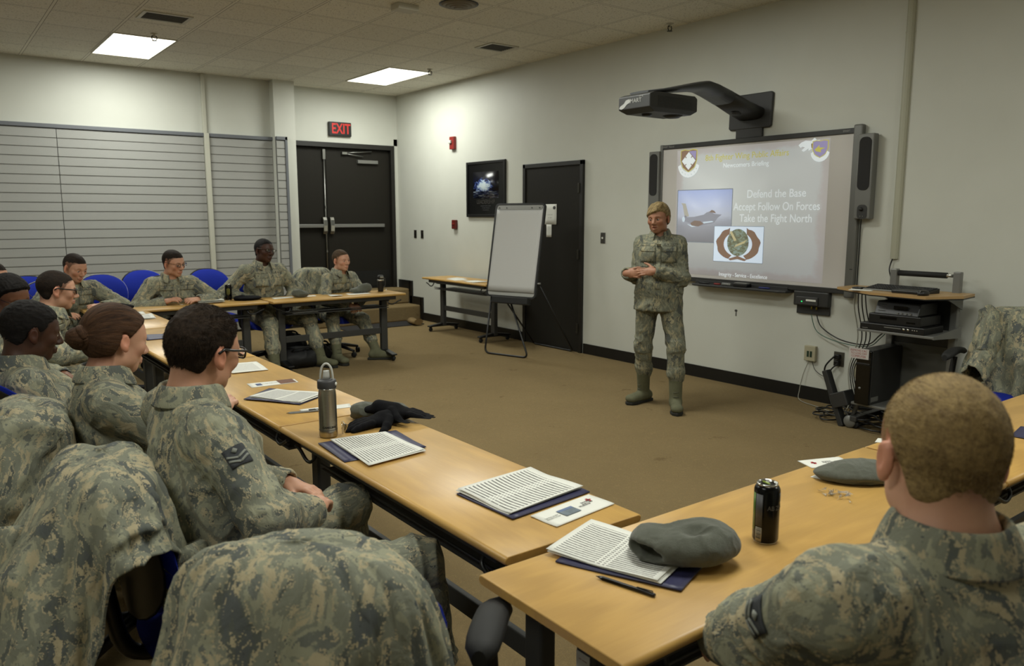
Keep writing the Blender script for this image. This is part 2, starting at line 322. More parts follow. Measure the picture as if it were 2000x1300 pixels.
struct('trim_1', MB().box(-3.5, 3.96, 10.585, 10.65, 2.555, 2.60).box(3.95, 4.10, 10.44, 10.5, 2.555, 2.60).box(4.065, 4.10, 10.44, 10.5, .1, 2.6), mat('slat_trim_grey', '#63666b', .5), bevel=.004)
struct('baseboard_right', MB().box(WX-.012, WX, -2.5, 6.55, 0, .115).box(WX-.012, WX, 7.66, 7.75, 0, .115).box(WX, WX+.02, 7.75, 10.17, 0, .115).box(WX-.004, WX+.02, 10.13, 10.19, 0, .34)
       .box(WX-.004, WX+.02, 10.17, 10.5, .2, .34).box(WX-.004, WX+.02, 10.44, 10.52, .2, .57).box(WX-.004, WX+.02, 10.5, 10.86, .4, .57), m_base)
struct('baseboard_back', MB().box(-3.5, 3.95, 10.635, 10.65, 0, .11).box(3.95, 4.24, 10.485, 10.5, 0, .11), m_base)
def slat(name, x0, x1, y, z0=.03, z1=2.555):
    p = [(y+.045, z0)]; z = z0; 
    while z < z1-.01:
        t = min(z+.105, z1); p += [(y, z+.003), (y, t-.009), (y+.012, t-.009), (y+.012, t+.001)] if t < z1 else [(y, z+.003), (y, t)]; z = t
    p.append((y+.045, z1)); mb = MB(); n = len(p)
    v = [(x, a, b) for x in (x0, x1) for a, b in p]; mb.add(v, [(i, i+n, (i+1) % n+n, (i+1) % n) for i in range(n)])
    return mb.build(name, MATS['slat_panel'], fix=False)
for x0, x1, y, l in ((-3.5, 1.395, 10.6, 'wide grey grooved slatwall panel left of the dark seam'), (1.402, 3.045, 10.6, 'grey grooved slatwall panel between the dark seam and the conduit'), (3.115, 3.945, 10.6, 'grey grooved slatwall panel right of the conduit'), (3.95, 4.062, 10.452, 'narrow grey slatwall strip wrapped on the white column')):
    o = slat('slatwall_panel', x0, x1, y); tag(o, l, 'wall panel', 'grooved slatwall panels along the back wall')
# surface conduits
o = MB().box(3.055, 3.10, 10.6, 10.65, 2.6, CZ).box(3.05, 3.11, 10.555, 10.65, .4, 2.6).build('wall_conduit', mat('conduit_white', '#b5b4a6', .5), bevel=.006)
tag(o, 'white square conduit running down the slatwall from the ceiling', 'conduit')
root = thing('wall_conduit', 'cream half-round conduit down the wall right of the whiteboard', 'conduit', (WX, 3.04, 1.23))
m_cond = mat('conduit_cream', '#a5a491', .5)
pr = [(-.022+.0, .0)]
mb = MB(); mb.prism([(0, -.03), (-.016, -.028), (-.026, -.016), (-.028, 0), (-.026, .016), (-.016, .028), (0, .03)], 'z', 0, 1.66); mb.build('upper_run', m_cond, root)
root.location.z = 1.23
for ch in root.children: pass
MB().prism([(0, -.032), (-.018, -.03), (-.028, -.018), (-.03, 0), (-.028, .018), (-.018, .03), (0, .032)], 'z', 1.655, 1.665).build('coupling', m_cond, root)
MB().prism([(0, -.03), (-.016, -.028), (-.026, -.016), (-.028, 0), (-.026, .016), (-.016, .028), (0, .03)], 'z', 1.665, 2.11).build('end_run', m_cond, root)
# carpeted steps to the exit
o = MB().box(4.26, WX, 10.19, 11.05, 0, .225).box(4.26, WX, 10.52, 11.05, .225, .45).build('entry_steps', MATS['carpet'], bevel=.02); tag(o, kind='structure'); o.name = 'floor_steps'
# double exit door (door_1)
d1 = MB().box(4.30, 4.36, 10.83, 10.95, .45, 2.6).box(5.87, 5.93, 10.83, 10.95, .45, 2.6).box(4.36, 5.87, 10.83, 10.95, 2.53, 2.6).build('door_1', m_frame, bevel=.004); tag(d1, kind='structure')
bx('door_leaf', MATS['door_paint'], 4.362, 4.835, 10.9, 10.94, .46, 2.525, d1); lf = bx('door_leaf', MATS['door_paint'], 4.842, 5.868, 10.9, 10.94, .46, 2.525, d1)
bx('threshold', m_blk, 4.36, 5.87, 10.88, 10.95, .452, .475, d1)
bx('kick_plate', m_blk, 4.40, 4.81, 10.894, 10.9, .48, .72, d1); bx('kick_plate', m_blk, 4.87, 5.84, 10.894, 10.9, .48, .72, d1)
MB().tube([(4.80, 10.875, .52), (4.80, 10.875, 2.42)], .011, 8).box(4.78, 4.82, 10.86, 10.9, 2.36, 2.5).box(4.79, 4.81, 10.86, 10.9, 1.66, 1.69).box(4.79, 4.81, 10.86, 10.9, 1.02, 1.05).build('latch_rod', m_alu, d1)
for x0, x1, nm in ((4.36, 4.80, 'push_bar'), (4.88, 5.74, 'push_bar')):
    pb = bx(nm, m_silver, x0, x1, 10.835, 10.872, 1.38, 1.43, d1, .006)
    xx = x1-.03 if x0 < 4.5 else x0
    MB().prism([(10.9, 1.28), (10.85, 1.29), (10.83, 1.33), (10.825, 1.41), (10.83, 1.49), (10.85, 1.53), (10.9, 1.54)], 'x', xx-.025, xx+.035).build('latch_case', m_chrome, pb, bevel=.004)
MB().box(5.33, 5.66, 10.85, 10.9, 2.32, 2.37).build('door_closer', m_silver, d1, bevel=.004)
MB().tube([(5.10, 10.87, 2.46), (5.56, 10.86, 2.50)], .008, 6).tube([(5.10, 10.87, 2.455), (5.42, 10.86, 2.42)], .008, 6).box(5.08, 5.16, 10.85, 10.9, 2.44, 2.475).build('closer_arm', m_alu, d1)
# side door (door_2) on the right wall
y0, y1, zt = 6.565, 7.65, 2.165
d2 = MB().box(WX-.035, WX, y0, y0+.05, 0, zt).box(WX-.035, WX, y1-.05, y1, 0, zt).box(WX-.035, WX, y0, y1, zt-.05, zt).build('door_2', m_frame, bevel=.004); tag(d2, kind='structure')
dl = bx('door_leaf', MATS['door_paint'], WX-.02, WX-.001, y0+.052, y1-.052, .008, zt-.052, d2)
for z in (.28, 1.12, 1.86): bx('hinge', mat('dark_hinge', '#3b3932', .4, .6), WX-.045, WX-.034, y0+.045, y0+.075, z-.055, z+.055, d2, .003)
def sheet(name, m, M, w, h, nx=8, ny=8, curl=.0, seed=0, parent=None, th=.0006, org=None):
    """thin paper, local x right 0..w, y up 0..h, with UV"""
    rnd = random.Random(seed); a, b, c2 = rnd.uniform(-1, 1), rnd.uniform(-1, 1), rnd.uniform(0, 6)
    P = [[M @ Vector((w*i/nx, h*j/ny, curl*(.5+.5*math.sin(c2+3*i/nx+2*a*j/ny))*(abs(i/nx-.5)*1.3+abs(j/ny-.5)*.7)**2*2)) for i in range(nx+1)] for j in range(ny+1)]
    mb = MB(); mb.grid(P); o = mb.build(name, m, parent, org, fix=False)
    uvl = o.data.uv_layers.new(name='UVMap'); k = nx+1
    for lp in o.data.loops: vi = lp.vertex_index; uvl.data[lp.index].uv = ((vi % k)/nx, (vi//k)/ny)
    s = o.modifiers.new('s', 'SOLIDIFY'); s.thickness = th; s.offset = -1
    return o
WR = lambda y, z, x=WX: frame((0, -1, 0), (0, 0, 1), (x, y, z))      # plane on the right wall, x to the viewer's right
nt = thing('door_notice', 'white printed notices taped to the dark side door behind the easel', 'notice', (WX-.021, 7.22, 1.31))
MM = Matrix.Translation(-Vector(nt.location))
s1 = sheet('notice_sheet', m_white, MM @ WR(7.235, 1.452, WX-.0225), .215, .235, 4, 4, .002, 1, nt)
text('notice_text', "- ---- --\n-- ---", .034, MM @ WR(7.14, 1.55, WX-.0245), mat('ink_grey', '#3a3a3a', .7), s1, extrude=.0003)
MB().prism(ellpoly(0, 0, .026, .02, 12), 'z', 0, .0004).build('notice_emblem', mat('ink_grey'), s1).matrix_local = MM @ WR(7.06, 1.645, WX-.0245)
s2 = sheet('notice_strip', m_white, MM @ WR(7.20, 1.305, WX-.0225), .09, .147, 4, 4, .002, 2, nt)
text('notice_text', "-- ---\n--- --\n-- ---\n--- -\n-- --", .018, MM @ WR(7.155, 1.39, WX-.0245), MATS['ink_grey'], s2, extrude=.0003)
# troffers
m_diff = mat('light_diffuser', '#ffffff', .5, emit='#fffbe9', es=5.0)
for i, (x, y) in enumerate(LP):
    lab = 'lit fluorescent ceiling panel '+['in front of the slatwall at left', 'nearest the exit door', 'above the middle of the carpet', 'above the left row of seated people', 'above the foreground table', 'above the nearest draped jackets', 'added out of view to brighten the wall right of the media cart', 'in the far left corner of the room'][i]
    t = thing('ceiling_light', lab, 'ceiling light', (x, y, CZ), 0, 'fluorescent ceiling panels')
    MB().box(-.305, -.29, -.61, .61, -.008, 0).box(.29, .305, -.61, .61, -.008, 0).box(-.29, .29, -.61, -.595, -.008, 0).box(-.29, .29, .595, .61, -.008, 0).build('frame', mat('grid_white', '#b9b6a8', .5), t)
    MB().box(-.29, .29, -.595, .595, -.005, -.001).build('diffuser', m_diff, t)
for o in COL.objects:
    if o.type == 'LIGHT' and abs(o.location.x-5.08) < .01: o.location.y = 9.41
# ceiling fittings
def vent(x, y, wx, wy, lab, nm='ceiling_vent', ax='x'):
    t = thing(nm, lab, 'vent', (x, y, CZ), 0, 'rectangular ceiling grilles')
    MB().box(-wx/2-.03, wx/2+.03, -wy/2-.03, -wy/2, -.01, 0).box(-wx/2-.03, wx/2+.03, wy/2, wy/2+.03, -.01, 0).box(-wx/2-.03, -wx/2, -wy/2, wy/2, -.01, 0).box(wx/2, wx/2+.03, -wy/2, wy/2, -.01, 0).build('frame', mat('grid_white'), t)
    MB().box(-wx/2, wx/2, -wy/2, wy/2, -.002, -.0005).build('backing', m_blk, t)
    mb = MB(); n = 7
    for k in range(n): yy = -wy/2+wy*(k+.5)/n; mb.box(-wx/2, wx/2, yy-.004, yy+.004, -.009, -.002)
    mb.build('louvres', mat('grille_grey', '#55524a', .6), t)
vent(1.98, 7.86, .36, .26, 'small dark ceiling grille in front of the left light panel'); vent(5.14, 7.08, .30, .26, 'small dark ceiling grille above the right wall')
t = thing('round_diffuser', 'round ringed air diffuser in the ceiling at the top edge', 'vent', (3.87, 5.88, CZ))
for k, (r, z) in enumerate(((.15, .004), (.115, .012), (.08, .02), (.045, .028))):
    MB().lathe([(r-.012, -z-.012), (r, -z-.004), (r+.008, 0), (r-.004, -.0)], seg=28).build('ring', mat('diffuser_brown', '#6b6353', .6), t)
MB().lathe([(.001, -.004), (.17, -.004), (.17, -.001), (.001, -.001)], seg=28).build('backing', m_blk, t)
for x, y, lab in ((2.06, 8.62, 'small dark sprinkler head beside the left light panel'), (5.24, 8.62, 'small dark sprinkler head beside the right light panel'), (5.83, 5.26, 'small dark sprinkler head near the top of the whiteboard wall')):
    t = thing('sprinkler_head', lab, 'sprinkler', (x, y, CZ), 0, 'ceiling sprinkler heads')
    MB().lathe([(.035, 0), (.035, -.004), (.012, -.01), (.012, -.03), (.001, -.03)], seg=14).build('base_plate', mat('grid_white'), t)
    MB().tube([(-.02, 0, -.025), (-.026, 0, -.045), (-.01, 0, -.068)], .005, 6).tube([(.02, 0, -.025), (.026, 0, -.045), (.01, 0, -.068)], .005, 6).box(-.022, .022, -.006, .006, -.03, -.022).lathe([(.026, -.07), (.026, -.067), (.001, -.066)], seg=12).build('frame', m_gun, t)
o = bx('ceiling_box', mat('grid_white'), 3.42, 3.62, 6.12, 6.26, CZ-.05, CZ, None, .006); tag(o, 'small white box fixed under the ceiling at the top edge', 'ceiling box')
# exit sign
t = thing('exit_sign', 'black exit sign with red letters above the double door', 'exit sign', (5.04, 10.85, 2.69))
MB().box(-.175, .175, -.05, 0, 0, .2).build('housing', m_blk, t, bevel=.01)
text('lettering', 'EXIT', .2, frame((1, 0, 0), (0, 0, 1), (0.01, -.052, .1)), mat('exit_red', '#7a1512', .5, emit='#d8251c', es=.75), t, sx=.72, bold=.004, extrude=.001)
# fire devices
t = thing('fire_strobe', 'red fire alarm strobe high on the right wall', 'fire alarm', (WX+.02, 9.25, 2.45))
MB().box(-.045, 0, -.055, .055, 0, .17).build('housing', mat('alarm_red', '#7d1d17', .4), t, bevel=.006); MB().box(-.07, -.045, -.01, .05, .08, .12).build('strobe_lens', mat('strobe_clear', '#c8c8c0', .2), t, bevel=.006)
t = thing('fire_pull_station', 'dark red fire alarm pull station below the strobe', 'fire alarm', (WX+.02, 9.23, 1.37))
MB().box(-.04, 0, -.05, .05, 0, .125).build('housing', mat('alarm_dark_red', '#5c1813', .4), t, bevel=.008); MB().box(-.05, -.04, -.03, .03, .06, .08).build('pull_handle', mat('alarm_red'), t, bevel=.003)
for y, l in ((10.34, 'left'), (10.14, 'right')):
    t = thing('light_switch', 'dark wall switch plate near the exit corner, %s of the pair' % l, 'light switch', (WX+.02, y, 1.22), 0, 'pair of dark switch plates')
    MB().box(-.008, 0, -.035, .035, 0, .12).build('plate', mat('dark_brown_plastic', '#1c1812', .4), t, bevel=.003); MB().box(-.016, -.008, -.008, .008, .045, .075).build('toggle', m_blk, t)
t = thing('light_switch', 'steel wall switch between the side door and the woman', 'light switch', (WX, 6.26, 1.255))
MB().box(-.007, 0, -.036, .036, 0, .118).build('plate', mat('steel_plate', '#6b6a66', .35, .8), t, bevel=.003); MB().box(-.018, -.007, -.007, .007, .05, .07).build('toggle', m_white, t)
# leadership poster
t = thing('framed_poster', 'black framed iceberg poster reading LEADERSHIP', 'poster', (WX+.02, 8.485, 1.535))
MB().box(-.03, 0, -.435, -.40, 0, .72).box(-.03, 0, .40, .435, 0, .72).box(-.03, 0, -.40, .40, 0, .035).box(-.03, 0, -.40, .40, .685, .72).build('frame', m_blk, t, bevel=.004)
MB().box(-.014, -.004, -.40, .40, .035, .685).build('mat_board', mat('poster_black', '#0a0a0c', .25), t)
F = frame((0, -1, 0), (0, 0, 1), (-.0155, .285, .245)); sheet('poster_picture', MATS['iceberg_print'], F, .57, .34, 2, 2, 0, 0, t, .001)
text('poster_title', 'LEADERSHIP', .075, frame((0, -1, 0), (0, 0, 1), (-.0155, 0, .195)), mat('title_grey', '#3a3733', .5), t, extrude=.0005)
text('poster_words', '-- ----- --- ------ -- -----\n--- ---- -- ---- ---\n---- -- ----- --', .026, frame((0, -1, 0), (0, 0, 1), (-.0155, 0, .12)), mat('words_grey', '#77777a', .5), t, extrude=.0005)
# mat and rug by the steps
o = MB().box(4.55, 5.75, 9.72, 10.14, 0, .012).build('floor_mat', mat('mat_dark', '#1d1b1b', .95, 0, .8, 120, var=.4, vscale=30), bevel=.004); tag(o, 'dark patterned door mat at the foot of the carpeted steps', 'mat')
o = MB().rings([[(5.6+.07*math.sin(a)*(1+.2*math.sin(3*k)), 9.62+.07*k, .012+.04*(1+math.cos(a))*(1+.15*math.cos(2*k))) for a in [2*pi*j/12 for j in range(12)]] for k in range(4)]).build('rolled_rug', mat('rug_tan', '#75603c', .95, 0, .8, 90)); tag(o, 'small rolled tan rug end between the steps and the side table', 'rug')
# scuff mark on the wall under the tray
o = MB().prism(ellpoly(4.48, .69, .016, .012, 9), 'x', WX-.0015, WX+.001).prism([(4.47, .64), (4.485, .64), (4.482, .69), (4.474, .69)], 'x', WX-.0015, WX+.001).build('wall_scuff', mat('scuff_grey', '#4b4a44', .9)); tag(o, 'small dark chip in the wall paint below the pen tray', 'mark')
# ================================================================ tables
def make_table(L_, lab, group, leverflip=False, W=.48, H=.73):
    t = thing('folding_table', lab, 'table', (0, 0, 0), 0, group)
    prof = []
    for k in range(9): a = -pi/2+pi*k/8; prof.append((W/2-.0125+.0125*math.cos(a), H-.0125+.0125*math.sin(a)))
    for k in range(9): a = pi/2+pi*k/8; prof.append((-W/2+.0125+.0125*math.cos(a), H-.0125+.0125*math.sin(a)))
    R = []
    for x, s in ((-L_/2, .985), (-L_/2+.003, 1), (L_/2-.003, 1), (L_/2, .985)): R.append([(x, p[0]*s, H-.0125+(p[1]-H+.0125)*(s if s == 1 else .8)) for p in prof])
    top = MB().rings(R, True, True, True).build('tabletop', m_oak, t, fix=True)
    MB().box(-L_/2+.1, L_/2-.1, -W/2+.045, -W/2+.085, H-.065, H-.026).box(-L_/2+.1, L_/2-.1, W/2-.085, W/2-.045, H-.065, H-.026).box(-L_/2+.1, -L_/2+.14, -W/2+.085, W/2-.085, H-.065, H-.026).box(L_/2-.14, L_/2-.1, -W/2+.085, W/2-.085, H-.065, H-.026).build('under_frame', m_gun, t, bevel=.003)
    MB().box(-L_/2+.16, L_/2-.16, -W/2+.10, W/2-.06, H-.155, H-.148).tube([(-L_/2+.16, -W/2+.1, H-.13), (L_/2-.16, -W/2+.1, H-.13)], .005, 6).build('book_shelf', m_gun, t)
    for s in (-1, 1):
        x = s*(L_/2-.155)
        MB().prism(rrect(x, 0, .075, .06, .012), 'z', .075, H-.06).build('leg_column', m_gun, t)
        MB().box(x-.035, x+.035, -.09, .12, H-.09, H-.055).build('hinge_plate', m_blk, t, bevel=.006)
        ft = MB().prism([(-.24, .062), (-.24, .078), (-.05, .105), (.05, .105), (.24, .078), (.24, .062)], 'x', x-.033, x+.033).build('foot', m_blk, t, bevel=.006)
        for yy in (-.205, .205):
            c = MB().lathe([(.008, -.011), (.024, -.011), (.0275, -.006), (.0275, .006), (.024, .011), (.008, .011)], (0, 0, 0), 16, Matrix.Translation((x, yy, .0275)) @ Matrix.Rotation(pi/2, 4, 'Y')).box(x-.016, x+.016, yy-.012, yy+.012, .045, .066).build('caster', m_blk2, ft)
        MB().tube(smooth_pts([(x-s*.03, -W/2+.08, H-.06), (x-s*.03, -W/2+.06, H-.10), (x+s*.02, -W/2+.055, H-.115), (x+s*.09, -W/2+.055, H-.085), (x+s*.12, -W/2+.05, H-.075)], 4), .007, 8).build('release_lever', m_blk, t)
    MB().box(-L_/2+.19, L_/2-.19, -.012, .012, .28, .345).build('stretcher', m_gun, t, bevel=.003)
    return t
G = 'oak topped training tables set in a U'
# name, length, x, y, rot
TB = {}
def put_table(key, L_, x, y, rz, lab, g=G): t = make_table(L_, lab, g); t.location = (x, y, 0); t.rotation_euler.z = rz; TB[key] = t
XL = 1.32
put_table('A', 1.50, XL, 2.21, -pi/2, 'oak table in the left row holding the steel bottle, nearest the camera')
put_table('B', 1.60, XL, 3.775, -pi/2, 'oak table in the left row beyond the steel bottle, with a brochure and pen')
put_table('C', 1.58, XL, 5.385, -pi/2, 'oak table in the left row with a lone navy folder')
put_table('D', 1.24, XL, 6.82, -pi/2, 'short oak table in the left row butting against the back row')
put_table('E', 1.56, 1.89, 7.685, 0, 'oak back row table at left with a paper stack and black beret')
put_table('F', 1.46, 3.43, 7.645, 0, 'oak table in the back row at right, nearest the exit')
put_table('G', 1.69, 1.825, 1.19, 0, 'oak table in the foreground row with the black energy drink can')
put_table('H', 1.69, 3.53, 1.19, 0, 'oak table at the right end of the foreground row behind the blond man')
put_table('I', 1.5, 5.66, 8.46, -pi/2, 'oak side table against the right wall behind the easel', 'oak side table')
# white sticker on the near leg of the foreground table
g = TB['G']; x = -1.69/2+.155
st = MB().box(x-.0395, x-.0375, -.02, .022, .46, .60).build('asset_sticker', m_white, g)
K = frame((0, -1, 0), (0, 0, 1), (x-.0397, 0, .53))
mk = mat('ink_black', '#141414', .6)
q = MB().prism(rrect(0, 0, .024, .026, .004), 'z', 0, .0005).build('sticker_mark', mk, st); q.matrix_local = K @ Matrix.Translation((0, .005, 0))
text('sticker_words', 'LM', .02, K @ Matrix.Translation((0, .005, .0008)), m_white, st, extrude=.0003)
text('sticker_words', '-- ----', .012, K @ Matrix.Translation((0, .055, .0003)), mat('ink_red', '#8c2a20', .6), st, extrude=.0003)
text('sticker_words', '- - -\n-- ---', .013, K @ Matrix.Translation((.004, -.035, .0003)), mat('ink_blue', '#2b3a70', .6), st, extrude=.0003)
# ================================================================ chairs
def make_chair(lab, grp, zt=.95):
    t = thing('office_chair', lab, 'chair', (0, 0, 0), 0, grp)      # faces +y
    def pad(name, m, w, h, th, f, puff=.018, pw=3.2):
        n = 32; fr = []; bk = []
        for r in (0, .35, .7, .88, .97, 1.0):
            R1 = []; R2 = []
            for k in range(n):
                a = 2*pi*k/n; c, s = math.cos(a), math.sin(a); q = (abs(c)**pw+abs(s)**pw)**(-1/pw); u, v = r*q*c, r*q*s
                d = th/2*(1-r**6)+puff*(1-r*r); R1.append(f(u*w/2, v*h/2, d)); R2.append(f(u*w/2, v*h/2, -th/2*(1-r**6)))
            fr.append(R1); bk.append(R2)
        mb = MB(); mb.rings(bk+fr[::-1], True, False, True); return mb.build(name, m, t)
    zc = .46; 
    seat = pad('seat', MATS['blue_cloth'], .50, .48, .07, lambda u, v, d: (u, v, zc-.045+d+.01*abs(u)*4-(.04*max(0, v/.24)**3)), .02)
    H2 = zt-.53; zm = (zt+.53)/2
    bf = lambda off: (lambda u, v, d: (u*(1+.06*v/.2-.18*max(0, v/(H2/2))**3), -.235-.10*(v/H2+.5)*.9+1.0*u*u+d*1+off+.03*math.sin((v/H2+.5)*pi), zm+v))
    pad('backrest', MATS['blue_cloth'], .46, H2, .05, bf(0), .014, 2.6)
    pad('back_shell', m_blk, .475, H2+.015, .02, bf(-.035), .0, 2.6)
    MB().tube(smooth_pts([(0, -.05, .39), (0, -.2, .385), (0, -.285, .43), (0, -.32, .60)], 5), [.022]*16, 8).build('back_bracket', m_blk, t)
    for s in (-1, 1):
        ar = MB().tube(smooth_pts([(s*.2, .02, .40), (s*.27, .02, .41), (s*.285, .0, .5), (s*.28, -.02, .655)], 5), .018, 8).build('armrest', m_blk, t)
        P = []
        for k in range(9):
            y = -.15+.27*k/8; c = k/8; wd = .040*(1-(2*c-1)**6*.6); zz = .675+.02*math.sin(c*pi)-.02*c*c
            P.append([(s*.285+wd*math.cos(a), y-.01, zz+.024*math.sin(a)*(1 if math.sin(a) > 0 else .7)) for a in [2*pi*j/12 for j in range(12)]])
        MB().rings(P).build('arm_pad', m_blk2, ar)
    MB().tube([(0, 0, .10), (0, 0, .30), (0, 0, .3), (0, 0, .41)], [.03, .03, .018, .018], 12).box(-.09, .09, -.1, .1, .385, .405).build('gas_lift', m_blk, t)
    bs = MB()
    for k in range(5):
        a = 2*pi*k/5+.3; bs.tube([(0, 0, .115), (.12*math.cos(a), .12*math.sin(a), .105), (.29*math.cos(a), .29*math.sin(a), .07)], [.026, .022, .014], 8)
    bs.build('star_base', m_blk, t)
    for k in range(5):
        a = 2*pi*k/5+.3; M = Matrix.Translation((.29*math.cos(a), .29*math.sin(a), .03)) @ Matrix.Rotation(a+.6*k, 4, 'Z') @ Matrix.Rotation(pi/2, 4, 'X')
        MB().lathe([(.006, -.024), (.026, -.022), (.03, -.014), (.03, -.004), (.02, 0), (.03, .004), (.03, .014), (.026, .022), (.006, .024)], (0, 0, 0), 14, M).build('caster', m_blk2, t)
    return t
GC = 'blue swivel chairs around the tables'
CH = [ # x, y, facing (deg, 0=+x), label
 (.63, 2.17, 0, 'blue swivel chair under the near man with glasses'),
 (.735, 1.515, 45, 'empty blue swivel chair draped with the nearest camouflage jacket'),
 (.52, 2.95, 4, 'blue swivel chair under the woman with the hair bun'),
 (.45, 3.62, 20, 'blue swivel chair with bare blue back at the left edge'),
 (.25, 5.05, 0, 'blue swivel chair under the dark-haired woman at the left edge'),
 (.36, 5.68, 5, 'blue swivel chair under the man with glasses by the left tables'),
 (.14, 6.95, -10, 'blue swivel chair under the man cut by the left edge'),
 (.98, 8.16, -80, 'blue swivel chair behind the man at the corner of the tables'),
 (.84, 8.92, -90, 'blue swivel chair at the far left behind the dark-haired woman'),
 (1.48, 8.72, -90, 'empty blue swivel chair between the two seated men at left'),
 (1.98, 9.2, -90, 'empty blue swivel chair directly left of the man with glasses in the back row'),
 (2.02, 8.16, -80, 'blue swivel chair hidden behind the man with glasses in the back row'),
 (2.61, 8.95, -90, 'empty blue swivel chair right of the man with glasses in the back row'),
 (2.88, 8.13, -88, 'blue swivel chair under the dark-skinned man in the back row'),
 (3.66, 8.17, -68, 'blue swivel chair under the man by the exit, a jacket on its back'),
 (5.28, 1.98, 180, 'black-armed swivel chair with a draped jacket by the right wall'),
 (1.38, .42, 72, 'swivel chair under the blond man in the foreground'),
 (2.62, .30, 90, 'swivel chair at the right edge beside the blond man')]
CHO = []
for i, (x, y, a, lab) in enumerate(CH):
    if i == 0: c = make_chair(lab, GC); c.location = (x, y, 0); c.rotation_euler.z = math.radians(a-90); proto = c
    else: c = copy_tree(proto, (x, y, 0), math.radians(a-90), lab)
    CHO.append(c)
# ================================================================ interactive whiteboard
BY0, BY1, BZ0, BZ1 = 5.41, 3.38, .93, 2.235
wb = thing('whiteboard', 'interactive whiteboard with a projected briefing slide', 'whiteboard', (WX, 4.395, BZ0))
O = Vector(wb.location)
def wbx(name, m, ya, yb, za, zb, d0, d1, par=wb, bevel=0, org=O):
    return MB().box(WX-d1-org[0], WX-d0-org[0], min(ya, yb)-org[1], max(ya, yb)-org[1], za-org[2], zb-org[2]).build(name, m, par, bevel=bevel)
m_slv = mat('frame_silver', '#6d6d69', .4, .5)
wbx('board_surface', mat('board_enamel', '#c9c5c1', .35, spec=.3), BY0-.02, BY1+.02, BZ0+.03, BZ1-.03, .012, .036)  # enamel colour raised to include the projector's light spill
wbx('frame_top', m_charc, BY0, BY1, BZ1-.042, BZ1, 0, .048, bevel=.004); wbx('frame_bottom', m_charc, BY0, BY1, BZ0, BZ0+.042, 0, .048, bevel=.004)
wbx('frame_side', m_slv, BY0+.012, BY0-.022, BZ0, BZ1+.004, 0, .052, bevel=.008); wbx('frame_side', m_slv, BY1+.03, BY1-.045, BZ0-.03, BZ1+.025, 0, .055, bevel=.012)
wbx('frame_notch', m_blk, BY1-.01, BY1-.035, BZ0+.20, BZ0+.206, .055, .0555)
def on(y, z, d=.0372): p = WR(y, z, WX-d).copy(); return Matrix.Translation(-O) @ p
text('frame_words', 'SMART Board', .026, on(5.32, BZ1-.02, .0484), mat('words_pale', '#8d8d88', .5), wb, extrude=.0003); text('frame_words', 'SMART', .02, on(3.47, BZ1-.02, .0484), MATS['words_pale'], wb, extrude=.0003)
slide = sheet('slide', MATS['slide_background'], on(5.21, 1.0), 1.60, 1.175, 2, 2, 0, 0, wb, .0004)
def glow(name, col=None, e=.2):  # emissive slide colours imitate projected light; no projector lamp casts them
    if name in MATS: return MATS[name]
    return mat(name, col, .5, emit=col, es=e, spec=.2)
gw = glow('slide_white', '#dce4e8', .45); gy = glow('slide_yellow', '#bdb75c', .45); gb = glow('slide_badge_brown', '#8a7261', .38); gp = glow('slide_purple', '#958db5', .45); gg = glow('slide_grey_blue', '#8e96a5', .4)
def poly(name, pts, m, d, par=slide, th=.0005):
    """pts = (y, z) on the board"""
    return MB().prism([(y-O[1], z-O[2]) for y, z in pts], 'x', WX-d-O[0], WX-d-th-O[0]).build(name, m, par)
def T(txt, y, z, size, m, sx=1, sh=0): return text('slide_words', txt, size, on(y, z, .0385), m, slide, sx=sx, extrude=.0003)
def fit(txt, ya, yb, z, size, m):
    o = T(txt, (ya+yb)/2, z, size, m); w = max(v.co.y for v in o.data.vertices)-min(v.co.y for v in o.data.vertices); s = (ya-yb)/w; c = (ya+yb)/2-O[1]
    for v in o.data.vertices: v.co.y = c+(v.co.y-c)*s
    return o
fit('8th Fighter Wing Public Affairs', 4.865, 3.985, 2.082, .075, gy); fit('Newcomers Briefing', 4.66, 4.178, 2.005, .06, gw)
fit('Defend the Base', 4.385, 3.805, 1.742, .098, gw); fit('Accept Follow On Forces', 4.525, 3.668, 1.632, .098, gw); fit('Take the Fight North', 4.455, 3.735, 1.53, .098, gw)
fit('Integrity - Service - Excellence', 4.66, 4.14, 1.018, .05, gw)
poly('picture_edge', [(5.19, 1.80), (4.54, 1.80), (4.54, 1.303), (5.19, 1.303)], glow('slide_line', '#7f8792', .35), .0378)
pic = sheet('aircraft_picture', MATS['slide_sky_glow'], on(5.182, 1.31, .0384), .635, .483, 2, 2, 0, 0, slide, .0003)
jd = glow('slide_jet', '#90929d', .45); jb = glow('slide_jet_dark', '#86776f', .38); jl = glow('slide_jet_light', '#b9c7d3', .6)
poly('aircraft_body', [(5.115, 1.50), (5.08, 1.50), (5.0, 1.475), (4.9, 1.46), (4.82, 1.475), (4.74, 1.49), (4.70, 1.535), (4.655, 1.565), (4.74, 1.572), (4.79, 1.595), (4.83, 1.585), (4.86, 1.565), (4.97, 1.545), (5.06, 1.54), (5.09, 1.56)], jd, .0391)
poly('aircraft_tail', [(5.09, 1.54), (5.12, 1.65), (5.14, 1.675), (5.085, 1.67), (5.04, 1.55)], glow('slide_tail', '#a9a79e', .45), .0391)
poly('aircraft_wing', [(5.02, 1.485), (4.97, 1.51), (4.90, 1.505), (4.86, 1.48), (4.92, 1.455), (5.0, 1.46)], jb, .0397)
poly('aircraft_canopy', [(4.80, 1.588), (4.77, 1.608), (4.74, 1.60), (4.72, 1.578)], jb, .0397)
